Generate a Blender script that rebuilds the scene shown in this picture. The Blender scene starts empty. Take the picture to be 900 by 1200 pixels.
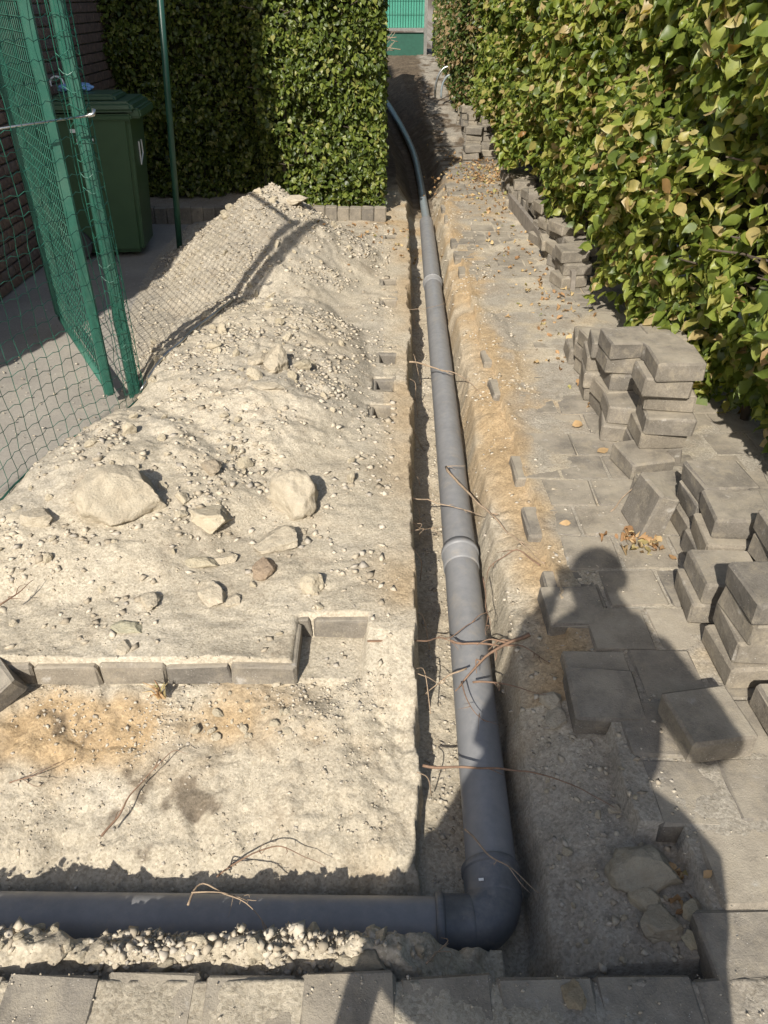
import bpy, bmesh, math, random
import numpy as np
from mathutils import Vector, Matrix, Euler, noise as mnoise

R = math.radians
rng = np.random.default_rng(11)
random.seed(11)
scene = bpy.context.scene
COL = scene.collection

# ------------------------------------------------------------------ camera, sky, sun, exposure
PITCH = R(34.0); CAM_H = 1.6; FPX = 900.0
cam_data = bpy.data.cameras.new("camera")
cam = bpy.data.objects.new("camera", cam_data); COL.objects.link(cam)
cam.location = (0, 0, CAM_H)
cam.rotation_euler = (math.pi/2 - PITCH, 0, 0)
cam_data.sensor_fit = 'HORIZONTAL'; cam_data.sensor_width = 36.0; cam_data.lens = 36.0*FPX/900.0
cam_data.clip_start = 0.01; cam_data.clip_end = 1000
scene.camera = cam

SUN_EL, SUN_AZ = R(37.5), R(18.0)           # shadows fall forward and to the right by SUN_AZ
LDIR = Vector((math.cos(SUN_EL)*math.sin(SUN_AZ), math.cos(SUN_EL)*math.cos(SUN_AZ), -math.sin(SUN_EL)))
world = bpy.data.worlds.new("World"); scene.world = world; world.use_nodes = True
wn = world.node_tree.nodes; wl = world.node_tree.links
sky = wn.new('ShaderNodeTexSky'); sky.sky_type = 'NISHITA'; sky.sun_disc = False
sky.sun_elevation = SUN_EL; sky.sun_rotation = math.atan2(-LDIR.x, -LDIR.y)
sky.air_density = 1.0; sky.dust_density = 2.0; sky.ozone_density = 1.0
wl.new(sky.outputs[0], wn['Background'].inputs[0]); wn['Background'].inputs[1].default_value = 0.10
sun_data = bpy.data.lights.new("sun", 'SUN'); sun_data.energy = 4.6; sun_data.angle = R(0.55)
sun_data.color = (1.0, 0.945, 0.86)
sun = bpy.data.objects.new("sun", sun_data); COL.objects.link(sun)
sun.rotation_euler = LDIR.to_track_quat('-Z', 'Y').to_euler(); sun.location = (-3, -8, 8)
scene.view_settings.view_transform = 'Standard'; scene.view_settings.look = 'None'
scene.view_settings.exposure = 0.56; scene.view_settings.gamma = 1.0
scene.view_settings.use_curve_mapping = False
scene.render.engine = 'CYCLES'; scene.cycles.use_denoising = True
scene.cycles.max_bounces = 6; scene.cycles.diffuse_bounces = 4; scene.cycles.transparent_max_bounces = 6

# ------------------------------------------------------------------ helpers
CP, SP = math.cos(PITCH), math.sin(PITCH)
def P(px, py, z=0.0):
    """world point of a photograph pixel (900x1200) lying at height z"""
    u = (px-450)/FPX; v = (py-600)/FPX
    dx, dy, dz = u, CP - v*SP, -SP - v*CP
    t = (z-CAM_H)/dz
    return Vector((dx*t, dy*t, z))

def tag(o, label=None, cat=None, group=None, kind=None):
    if label: o['label'] = label
    if cat: o['category'] = cat
    if group: o['group'] = group
    if kind: o['kind'] = kind
    return o

def link(o, parent=None):
    COL.objects.link(o)
    if parent is not None: o.parent = parent
    return o

def empty(name, loc=(0, 0, 0), rz=0.0):
    o = bpy.data.objects.new(name, None); o.location = loc; o.rotation_euler = (0, 0, rz)
    o.empty_display_size = 0.1
    return link(o)

def mesh_np(name, V, F, mat=None, smooth=False):
    """V (n,3) array; F (m,k) int array with equal k"""
    V = np.asarray(V, dtype=np.float32); F = np.asarray(F, dtype=np.int32)
    me = bpy.data.meshes.new(name)
    me.vertices.add(len(V)); me.vertices.foreach_set('co', V.ravel())
    m, k = F.shape
    me.loops.add(m*k); me.loops.foreach_set('vertex_index', F.ravel())
    me.polygons.add(m)
    me.polygons.foreach_set('loop_start', np.arange(0, m*k, k, dtype=np.int32))
    me.polygons.foreach_set('loop_total', np.full(m, k, dtype=np.int32))
    if smooth: me.polygons.foreach_set('use_smooth', np.ones(m, dtype=bool))
    me.update(calc_edges=True); me.validate()
    if mat: me.materials.append(mat)
    return me

class MB:
    """collects shapes for ONE mesh"""
    def __init__(s): s.v = []; s.f = []
    def add(s, v, f):
        n = len(s.v); s.v += [tuple(p) for p in v]; s.f += [tuple(i+n for i in q) for q in f]; return s
    def box(s, c, d, rot=None):
        c = Vector(c); h = [q/2 for q in d]; M = rot.to_matrix() if rot else Matrix.Identity(3)
        vs = [c + M @ Vector((x*h[0], y*h[1], z*h[2])) for z in (-1, 1) for y in (-1, 1) for x in (-1, 1)]
        return s.add(vs, [(0, 2, 3, 1), (4, 5, 7, 6), (0, 1, 5, 4), (2, 6, 7, 3), (0, 4, 6, 2), (1, 3, 7, 5)])
    def tube(s, pts, r, n=6, cap=True):
        pts = [Vector(p) for p in pts]; m = len(pts)
        rr = r if isinstance(r, (list, tuple)) else [r]*m
        up = None; vs = []; fs = []
        for i in range(m):
            t = (pts[min(i+1, m-1)] - pts[max(i-1, 0)]).normalized()
            if up is None:
                a = Vector((0, 0, 1)) if abs(t.z) < .9 else Vector((1, 0, 0))
                up = (a - t*a.dot(t)).normalized()
            else:
                up = (up - t*up.dot(t)).normalized()
            b = t.cross(up)
            for k in range(n):
                a = 2*math.pi*k/n
                vs.append(pts[i] + (up*math.cos(a) + b*math.sin(a))*rr[i])
        for i in range(m-1):
            for k in range(n):
                k2 = (k+1) % n
                fs.append((i*n+k, i*n+k2, (i+1)*n+k2, (i+1)*n+k))
        if cap:
            fs.append(tuple(range(n-1, -1, -1))); fs.append(tuple((m-1)*n+k for k in range(n)))
        return s.add(vs, fs)
    def mesh(s, name, mat, smooth=False):
        me = bpy.data.meshes.new(name); me.from_pydata(s.v, [], s.f); me.update()
        if smooth:
            me.polygons.foreach_set('use_smooth', np.ones(len(me.polygons), dtype=bool))
        if mat: me.materials.append(mat)
        return me
    def build(s, name, mat, parent=None, smooth=False):
        return link(bpy.data.objects.new(name, s.mesh(name, mat, smooth)), parent)

def obj(name, me, parent=None, loc=None, rot=None, scale=None):
    o = bpy.data.objects.new(name, me)
    if loc is not None: o.location = loc
    if rot is not None: o.rotation_euler = rot
    if scale is not None: o.scale = scale if hasattr(scale, '__len__') else (scale,)*3
    return link(o, parent)

def catmull(pts, n=6):
    pts = [Vector(p) for p in pts]
    q = [pts[0]*2-pts[1]] + pts + [pts[-1]*2-pts[-2]]
    out = []
    for i in range(1, len(q)-2):
        for k in range(n):
            t = k/n; a, b, c, d = q[i-1], q[i], q[i+1], q[i+2]
            out.append(.5*((2*b) + (c-a)*t + (2*a-5*b+4*c-d)*t*t + (3*b-a-3*c+d)*t**3))
    out.append(pts[-1]); return out

# numpy noise
def _hash(ix, iy, seed):
    h = (ix*374761393 + iy*668265263 + seed*2147483647) & 0xffffffff
    h = ((h ^ (h >> 13))*1274126177) & 0xffffffff
    return ((h ^ (h >> 16)) & 0xffff)/65535.0
def vnoise(x, y, seed=0):
    x = np.asarray(x, float); y = np.asarray(y, float)
    ix = np.floor(x).astype(np.int64); iy = np.floor(y).astype(np.int64)
    fx = x-ix; fy = y-iy
    fx = fx*fx*fx*(fx*(fx*6-15)+10); fy = fy*fy*fy*(fy*(fy*6-15)+10)
    a = _hash(ix, iy, seed); b = _hash(ix+1, iy, seed); c = _hash(ix, iy+1, seed); d = _hash(ix+1, iy+1, seed)
    return (a*(1-fx)+b*fx)*(1-fy) + (c*(1-fx)+d*fx)*fy
def fbm(x, y, seed=0, oct=4, gain=.5):
    s = 0; a = 1; tot = 0
    for o in range(oct):
        s = s + a*(vnoise(x, y, seed+o*17)*2-1); tot += a
        x = x*2.03+3.7; y = y*2.03+1.3; a *= gain
    return s/tot
def sstep(a, b, x):
    t = np.clip((x-a)/(b-a), 0, 1); return t*t*(3-2*t)
def lin(x, xs, ys): return np.interp(x, xs, ys)

# ------------------------------------------------------------------ materials
def new_mat(name):
    m = bpy.data.materials.new(name); m.use_nodes = True
    nt = m.node_tree; return m, nt, nt.nodes['Principled BSDF']
def N(nt, t, **kw):
    n = nt.nodes.new(t)
    for k, v in kw.items():
        if hasattr(n, k): setattr(n, k, v)
        else: n.inputs[k].default_value = v
    return n
def ramp(nt, fac, stops):
    n = nt.nodes.new('ShaderNodeValToRGB'); el = n.color_ramp.elements
    while len(el) < len(stops): el.new(.5)
    for e, (p, c) in zip(el, stops): e.position = p; e.color = (*c, 1) if len(c) == 3 else c
    nt.links.new(fac, n.inputs[0]); return n.outputs[0]
def mix(nt, fac, a, b, mode='MIX'):
    n = nt.nodes.new('ShaderNodeMix'); n.data_type = 'RGBA'; n.blend_type = mode
    for i, v in ((0, fac), (6, a), (7, b)):
        if hasattr(v, 'links') or hasattr(v, 'is_linked'): nt.links.new(v, n.inputs[i])
        else: n.inputs[i].default_value = (*v, 1) if isinstance(v, tuple) and len(v) == 3 else v
    return n.outputs[2]
def bump(nt, bsdf, height, strength, dist):
    b = nt.nodes.new('ShaderNodeBump'); b.inputs['Strength'].default_value = strength; b.inputs['Distance'].default_value = dist
    nt.links.new(height, b.inputs['Height']); nt.links.new(b.outputs[0], bsdf.inputs['Normal']); return b
def geo_pos(nt): return nt.nodes.new('ShaderNodeNewGeometry').outputs['Position']
def noise_tex(nt, vec, scale, detail=6, rough=.6, w=None):
    n = nt.nodes.new('ShaderNodeTexNoise'); n.inputs['Scale'].default_value = scale
    n.inputs['Detail'].default_value = detail; n.inputs['Roughness'].default_value = rough
    if vec is not None: nt.links.new(vec, n.inputs['Vector'])
    return n.outputs['Fac']
def math_n(nt, op, a, b=None):
    n = nt.nodes.new('ShaderNodeMath'); n.operation = op
    for i, v in enumerate((a, b)):
        if v is None: continue
        if isinstance(v, (int, float)): n.inputs[i].default_value = v
        else: nt.links.new(v, n.inputs[i])
    return n.outputs[0]
def set_spec(b, v): b.inputs['Specular IOR Level'].default_value = v

def mat_plain(name, col, rough=.7, metal=0, spec=.4, var=.15, scale=20, bumpd=0.0, dirt=None, dirt_amt=.5):
    m, nt, b = new_mat(name)
    tc = nt.nodes.new('ShaderNodeTexCoord').outputs['Object']
    n = noise_tex(nt, tc, scale)
    c = ramp(nt, n, [(.3, tuple(x*(1-var) for x in col)), (.7, tuple(min(1, x*(1+var)) for x in col))])
    if dirt:
        d = noise_tex(nt, tc, scale*.4, 8, .7)
        f = ramp(nt, d, [(.48, (0, 0, 0)), (.72, (dirt_amt,)*3)])
        c = mix(nt, f, c, dirt)
    nt.links.new(c, b.inputs['Base Color'])
    b.inputs['Roughness'].default_value = rough; b.inputs['Metallic'].default_value = metal; set_spec(b, spec)
    if bumpd: bump(nt, b, noise_tex(nt, tc, scale*4, 4), .6, bumpd)
    return m

def mat_soil():
    m, nt, b = new_mat("soil")
    pos = geo_pos(nt)
    att = nt.nodes.new('ShaderNodeAttribute'); att.attribute_name = 'soil'; sep = nt.nodes.new('ShaderNodeSeparateColor')
    nt.links.new(att.outputs['Color'], sep.inputs[0])
    n1 = noise_tex(nt, pos, 2.2, 7, .6); n2 = noise_tex(nt, pos, 14, 8, .7); n3 = noise_tex(nt, pos, 120, 4, .7)
    pale = ramp(nt, n1, [(.3, (.38, .33, .25)), (.5, (.455, .40, .305)), (.72, (.51, .455, .36))])
    och = ramp(nt, n2, [(.3, (.33, .215, .10)), (.7, (.47, .33, .175))])
    c = mix(nt, sep.outputs[0], pale, och)
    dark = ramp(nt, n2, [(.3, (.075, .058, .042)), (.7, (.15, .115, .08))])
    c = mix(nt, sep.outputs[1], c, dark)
    grey = ramp(nt, n2, [(.3, (.26, .235, .195)), (.7, (.37, .34, .285))])
    c = mix(nt, sep.outputs[2], c, grey)
    g = ramp(nt, n3, [(.28, (.62, .62, .62)), (.5, (1, 1, 1)), (.8, (1.22, 1.22, 1.2))])
    c = mix(nt, .8, c, g, 'MULTIPLY')
    st = noise_tex(nt, pos, 6, 6, .7)
    c = mix(nt, ramp(nt, st, [(.52, (0, 0, 0)), (.72, (.5, .5, .5))]), c, (.27, .215, .15))
    vg = nt.nodes.new('ShaderNodeTexVoronoi'); vg.inputs['Scale'].default_value = 160; nt.links.new(pos, vg.inputs['Vector'])
    sg = nt.nodes.new('ShaderNodeSeparateColor'); nt.links.new(vg.outputs['Color'], sg.inputs[0])
    c = mix(nt, .55, c, ramp(nt, sg.outputs[0], [(0, (.62, .60, .56)), (.5, (1, 1, 1)), (.85, (1.1, 1.1, 1.1)), (1, (1.35, 1.35, 1.35))]), 'MULTIPLY')
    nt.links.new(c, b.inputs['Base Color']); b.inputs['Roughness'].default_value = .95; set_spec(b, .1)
    v = nt.nodes.new('ShaderNodeTexVoronoi'); v.inputs['Scale'].default_value = 120; nt.links.new(pos, v.inputs['Vector'])
    h = math_n(nt, 'ADD', math_n(nt, 'MULTIPLY', noise_tex(nt, pos, 130, 8, .8), 1.0), math_n(nt, 'MULTIPLY', v.outputs['Distance'], -.25))
    bump(nt, b, h, .75, .0055)
    return m

def mat_paver(name="paver_concrete", base=(.215, .195, .165), dust=.8):
    m, nt, b = new_mat(name)
    tc = nt.nodes.new('ShaderNodeTexCoord').outputs['Object']; pos = geo_pos(nt)
    oi = nt.nodes.new('ShaderNodeObjectInfo').outputs['Random']
    n1 = noise_tex(nt, pos, 9, 6, .65)
    c = ramp(nt, n1, [(.3, tuple(x*.68 for x in base)), (.7, tuple(x*1.15 for x in base))])
    c = mix(nt, .75, c, ramp(nt, oi, [(0, (.68, .68, .69)), (.5, (1, .97, .92)), (1, (1.3, 1.23, 1.1))]), 'MULTIPLY')
    v = nt.nodes.new('ShaderNodeTexVoronoi'); v.inputs['Scale'].default_value = 130; nt.links.new(pos, v.inputs['Vector'])
    sp = ramp(nt, v.outputs['Distance'], [(.06, (1, 1, 1)), (.2, (0, 0, 0))])
    spk = mix(nt, 1.0, sp, ramp(nt, noise_tex(nt, pos, 25, 3), [(.5, (0, 0, 0)), (.62, (.8, .8, .8))]), 'MULTIPLY')
    c = mix(nt, spk, c, (.62, .6, .55))
    g = ramp(nt, noise_tex(nt, pos, 160, 3, .7), [(.3, (.7, .7, .7)), (.7, (1.12, 1.12, 1.12))])
    c = mix(nt, .9, c, g, 'MULTIPLY')
    # sand lying on the upward faces
    nz = nt.nodes.new('ShaderNodeSeparateXYZ'); nt.links.new(nt.nodes.new('ShaderNodeNewGeometry').outputs['True Normal'], nz.inputs[0])
    up = ramp(nt, nz.outputs[2], [(.7, (0, 0, 0)), (.95, (1, 1, 1))])
    dn = ramp(nt, noise_tex(nt, pos, 4.2, 8, .7), [(.40, (.1, .1, .1)), (.62, (dust,)*3)])
    c = mix(nt, mix(nt, 1.0, up, dn, 'MULTIPLY'), c, (.38, .335, .26))
    # lime bloom
    lb = ramp(nt, noise_tex(nt, pos, 18, 5, .6), [(.64, (0, 0, 0)), (.72, (.45, .45, .45))])
    c = mix(nt, lb, c, (.46, .44, .40))
    sd = ramp(nt, noise_tex(nt, pos, 13, 8, .75), [(.5, (0, 0, 0)), (.66, (.6, .6, .6))])
    c = mix(nt, sd, c, (.33, .285, .21))
    nt.links.new(c, b.inputs['Base Color']); b.inputs['Roughness'].default_value = .92; set_spec(b, .2)
    bump(nt, b, math_n(nt, 'ADD', noise_tex(nt, pos, 220, 4, .7), noise_tex(nt, pos, 40, 4, .6)), .55, .004)
    return m

def mat_stone():
    m, nt, b = new_mat("rubble_stone")
    tc = nt.nodes.new('ShaderNodeTexCoord').outputs['Object']
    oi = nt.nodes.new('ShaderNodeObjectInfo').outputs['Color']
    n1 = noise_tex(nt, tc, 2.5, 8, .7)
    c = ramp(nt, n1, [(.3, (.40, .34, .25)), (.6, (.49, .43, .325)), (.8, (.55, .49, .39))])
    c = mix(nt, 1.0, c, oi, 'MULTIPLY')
    c = mix(nt, .6, c, ramp(nt, noise_tex(nt, tc, 30, 4, .7), [(.3, (.72, .72, .72)), (.7, (1.1, 1.1, 1.1))]), 'MULTIPLY')
    nt.links.new(c, b.inputs['Base Color']); b.inputs['Roughness'].default_value = .95; set_spec(b, .12)
    bump(nt, b, noise_tex(nt, geo_pos(nt), 38, 9, .75), .9, .014)
    return m

def mat_chips(name, cols):
    m, nt, b = new_mat(name)
    ri = nt.nodes.new('ShaderNodeNewGeometry').outputs['Random Per Island']
    c = ramp(nt, ri, [(i/(len(cols)-1), q) for i, q in enumerate(cols)])
    c = mix(nt, .6, c, ramp(nt, noise_tex(nt, geo_pos(nt), 150, 3), [(.3, (.7,)*3), (.7, (1.1,)*3)]), 'MULTIPLY')
    nt.links.new(c, b.inputs['Base Color']); b.inputs['Roughness'].default_value = .95; set_spec(b, .12)
    return m

def mat_leaf(name, cols, trans=.45, objrand=False, gloss=.42):
    m, nt, b = new_mat(name)
    if objrand: ri = nt.nodes.new('ShaderNodeObjectInfo').outputs['Random']
    else: ri = nt.nodes.new('ShaderNodeNewGeometry').outputs['Random Per Island']
    c = ramp(nt, ri, cols)
    n = noise_tex(nt, geo_pos(nt), 35, 4, .6)
    c = mix(nt, .7, c, ramp(nt, n, [(.3, (.72, .75, .7)), (.7, (1.15, 1.1, 1.0))]), 'MULTIPLY')
    nt.links.new(c, b.inputs['Base Color']); b.inputs['Roughness'].default_value = gloss; set_spec(b, .45)
    tr = nt.nodes.new('ShaderNodeBsdfTranslucent')
    nt.links.new(mix(nt, 1.0, c, (1.25, 1.3, .55), 'MULTIPLY'), tr.inputs[0])
    ms = nt.nodes.new('ShaderNodeMixShader'); ms.inputs[0].default_value = trans
    nt.links.new(b.outputs[0], ms.inputs[1]); nt.links.new(tr.outputs[0], ms.inputs[2])
    nt.links.new(ms.outputs[0], nt.nodes['Material Output'].inputs[0])
    return m

def mat_slab():
    m, nt, b = new_mat("yard_concrete")
    pos = geo_pos(nt)
    c = ramp(nt, noise_tex(nt, pos, 1.6, 8, .65), [(.3, (.24, .22, .19)), (.7, (.34, .315, .27))])
    c = mix(nt, ramp(nt, noise_tex(nt, pos, 7, 8, .75), [(.5, (0, 0, 0)), (.75, (.5,)*3)]), c, (.40, .36, .29))
    v = nt.nodes.new('ShaderNodeTexVoronoi'); v.inputs['Scale'].default_value = 28; nt.links.new(pos, v.inputs['Vector'])
    sp = mix(nt, 1.0, ramp(nt, v.outputs['Distance'], [(.05, (1,)*3), (.13, (0,)*3)]), ramp(nt, noise_tex(nt, pos, 5, 3), [(.52, (0,)*3), (.6, (.9,)*3)]), 'MULTIPLY')
    c = mix(nt, sp, c, (.62, .58, .5))
    c = mix(nt, .7, c, ramp(nt, noise_tex(nt, pos, 140, 3, .7), [(.3, (.75,)*3), (.7, (1.1,)*3)]), 'MULTIPLY')
    nt.links.new(c, b.inputs['Base Color']); b.inputs['Roughness'].default_value = .92; set_spec(b, .2)
    bump(nt, b, noise_tex(nt, pos, 90, 5, .7), .5, .004)
    return m

def mat_pipe(name, col, rough=.38):
    m, nt, b = new_mat(name)
    pos = geo_pos(nt)
    c = ramp(nt, noise_tex(nt, pos, 5, 5), [(.3, tuple(x*.9 for x in col)), (.7, tuple(x*1.08 for x in col))])
    d = ramp(nt, noise_tex(nt, pos, 11, 9, .75), [(.54, (0,)*3), (.74, (.55,)*3)])
    c = mix(nt, d, c, (.33, .28, .21))
    # sand dust settled on top
    nz = nt.nodes.new('ShaderNodeSeparateXYZ'); nt.links.new(nt.nodes.new('ShaderNodeNewGeometry').outputs['Normal'], nz.inputs[0])
    c = mix(nt, mix(nt, 1.0, ramp(nt, nz.outputs[2], [(.3, (0,)*3), (1, (.26,)*3)]), ramp(nt, noise_tex(nt, pos, 30, 6, .7), [(.35, (.2,)*3), (.65, (1,)*3)]), 'MULTIPLY'), c, (.42, .40, .37))
    nt.links.new(c, b.inputs['Base Color'])
    r = ramp(nt, noise_tex(nt, pos, 25, 5), [(.3, (rough,)*3), (.7, (rough+.2,)*3)])
    nt.links.new(r, b.inputs['Roughness']); set_spec(b, .5)
    bump(nt, b, noise_tex(nt, pos, 300, 3), .15, .001)
    return m

M = {}
M['soil'] = mat_soil(); M['paver'] = mat_paver(); M['stone'] = mat_stone(); M['slab'] = mat_slab()
M['pipe'] = mat_pipe("grey_pvc", (.185, .187, .19)); M['elbow'] = mat_pipe("dark_pvc", (.085, .092, .10), .3)
M['hose'] = mat_pipe("blue_grey_hose", (.19, .225, .235), .3)
M['chips'] = mat_chips("rubble_chips", [(.30, .255, .19), (.40, .345, .26), (.46, .405, .31), (.51, .455, .365), (.31, .28, .235)])
M['green'] = mat_plain("green_powder_coat", (.026, .105, .075), .42, var=.12, scale=9, dirt=(.20, .26, .2), dirt_amt=.25)
M['wire'] = mat_plain("green_wire", (.02, .11, .075), .45)
M['paint_post'] = mat_plain("dark_green_post", (.018, .065, .045), .35)
M['galv'] = mat_plain("galvanised_steel", (.55, .55, .53), .35, 1.0)
M['bin'] = mat_plain("green_bin_plastic", (.042, .088, .042), .45, var=.1, scale=6, bumpd=.002)
M['white'] = mat_plain("white_print", (.75, .75, .72), .6)
M['blue'] = mat_plain("blue_plastic", (.20, .36, .60), .4)
M['brick'] = mat_plain("red_brown_brick", (.165, .115, .088), .9, var=.35, scale=25, bumpd=.006)
M['mortar'] = mat_plain("mortar", (.27, .245, .21), .95, var=.2, scale=40)
M['roof'] = mat_plain("roof_felt", (.06, .06, .06), .9)
M['root'] = mat_plain("root_bark", (.20, .125, .08), .85, var=.3, scale=50)
M['twig'] = mat_plain("pale_twig", (.31, .23, .155), .85, var=.3, scale=50)
M['bark'] = mat_plain("hedge_bark", (.075, .058, .042), .9, var=.35, scale=30)
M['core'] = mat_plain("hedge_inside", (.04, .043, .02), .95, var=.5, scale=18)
M['kerb'] = mat_plain("weathered_plank", (.21, .185, .155), .9, var=.25, scale=15, bumpd=.004)
M['screen'] = mat_plain("green_screen_cloth", (.05, .24, .17), .6, var=.12, scale=5)
M['darkgreen'] = mat_plain("dark_green_panel", (.015, .075, .05), .6)
beech = [(0, (.075, .110, .024)), (.25, (.13, .18, .036)), (.50, (.21, .265, .05)), (.76, (.32, .35, .08)), (.88, (.40, .37, .12)),
         (.93, (.44, .345, .16)), (.98, (.47, .365, .20)), (1, (.34, .19, .07))]
M['beech'] = mat_leaf("beech_leaf", beech); M['beech_one'] = mat_leaf("beech_leaf_single", beech, objrand=True)
M['beech_dry'] = mat_leaf("dry_beech_leaf", [(0, (.06, .10, .025)), (.4, (.10, .15, .035)), (.6, (.19, .19, .07)), (.75, (.33, .24, .13)), (1, (.42, .30, .18))])
horn = [(0, (.045, .070, .014)), (.5, (.105, .145, .026)), (.85, (.20, .24, .045)), (1, (.28, .27, .09))]
M['horn'] = mat_leaf("hornbeam_leaf", horn, trans=.35); M['horn_one'] = mat_leaf("hornbeam_leaf_single", horn, trans=.35, objrand=True)
M['litter'] = mat_leaf("dry_litter", [(0, (.24, .13, .06)), (.4, (.36, .22, .11)), (.7, (.44, .31, .17)), (.9, (.5, .38, .2)), (1, (.20, .22, .06))], trans=.15, gloss=.7)

# ------------------------------------------------------------------ terrain
def ax(Y): return .245 + .02*np.minimum(Y, 8.2)                     # pipe axis
def hosex(Y): return lin(Y, [7.4, 9, 10.5, 12, 13.3, 16], [.39, .40, .36, .2, -.05, -.4])
def floorz(Y): return lin(Y, [0, 1, 3.5, 8, 9, 10.5, 12, 13.3, 15, 17, 30], [-.268, -.268, -.235, -.228, -.195, -.11, .04, .23, .5, .62, .6])

def heap(X, Y):
    wx = X + .10*fbm(X*2, Y*2, 5, 3); wy = Y + .12*fbm(X*2, Y*2, 9, 3)
    r1 = np.sqrt(((wx+.78)/np.where(wx < -.78, .80, .72))**2 + ((wy-5.72)/np.where(wy < 5.72, 1.6, .75))**2)
    h1 = .47*np.clip(1-r1, 0, 1)**1.05
    r2 = np.sqrt(((wx+.72)/.62)**2 + ((wy-3.6)/1.35)**2); h2 = .17*np.clip(1-r2*r2, 0, 1)
    r3 = np.sqrt(((wx+1.0)/.62)**2 + ((wy-2.55)/.75)**2); h3 = .15*np.clip(1-r3*r3, 0, 1)
    r4 = np.sqrt(((wx+.35)/.40)**2 + ((wy-2.75)/.8)**2); h4 = .05*np.clip(1-r4*r4, 0, 1)
    h = np.maximum(np.maximum(h1, h2), h3) + h4*.7
    cl = fbm(X*9, Y*9, 31, 4)
    h = h + (.020*cl + .012*(np.abs(fbm(X*19, Y*19, 41, 4))-.12))*sstep(.01, .09, h)
    return h

NOTCH = [(-.262, -.055, 1.50, 1.785), (-.065, .03, 3.10, 3.25), (-.05, .045, 3.40, 3.54), (-.035, .06, 3.74, 3.88),
         (-.02, .075, 4.62, 4.74), (-.02, .08, 5.05, 5.16), (.0, .09, 6.2, 6.3)]

def left_edge(Y):    # left rim of the heap, against the wire fence
    return lin(Y, [0, 1.6, 2.37, 2.8, 3.2, 3.6, 4.2, 5.5, 6.5, 7], [-2.2, -1.95, -1.46, -1.32, -1.18, -1.24, -1.42, -1.6, -1.6, -1.5])

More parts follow.
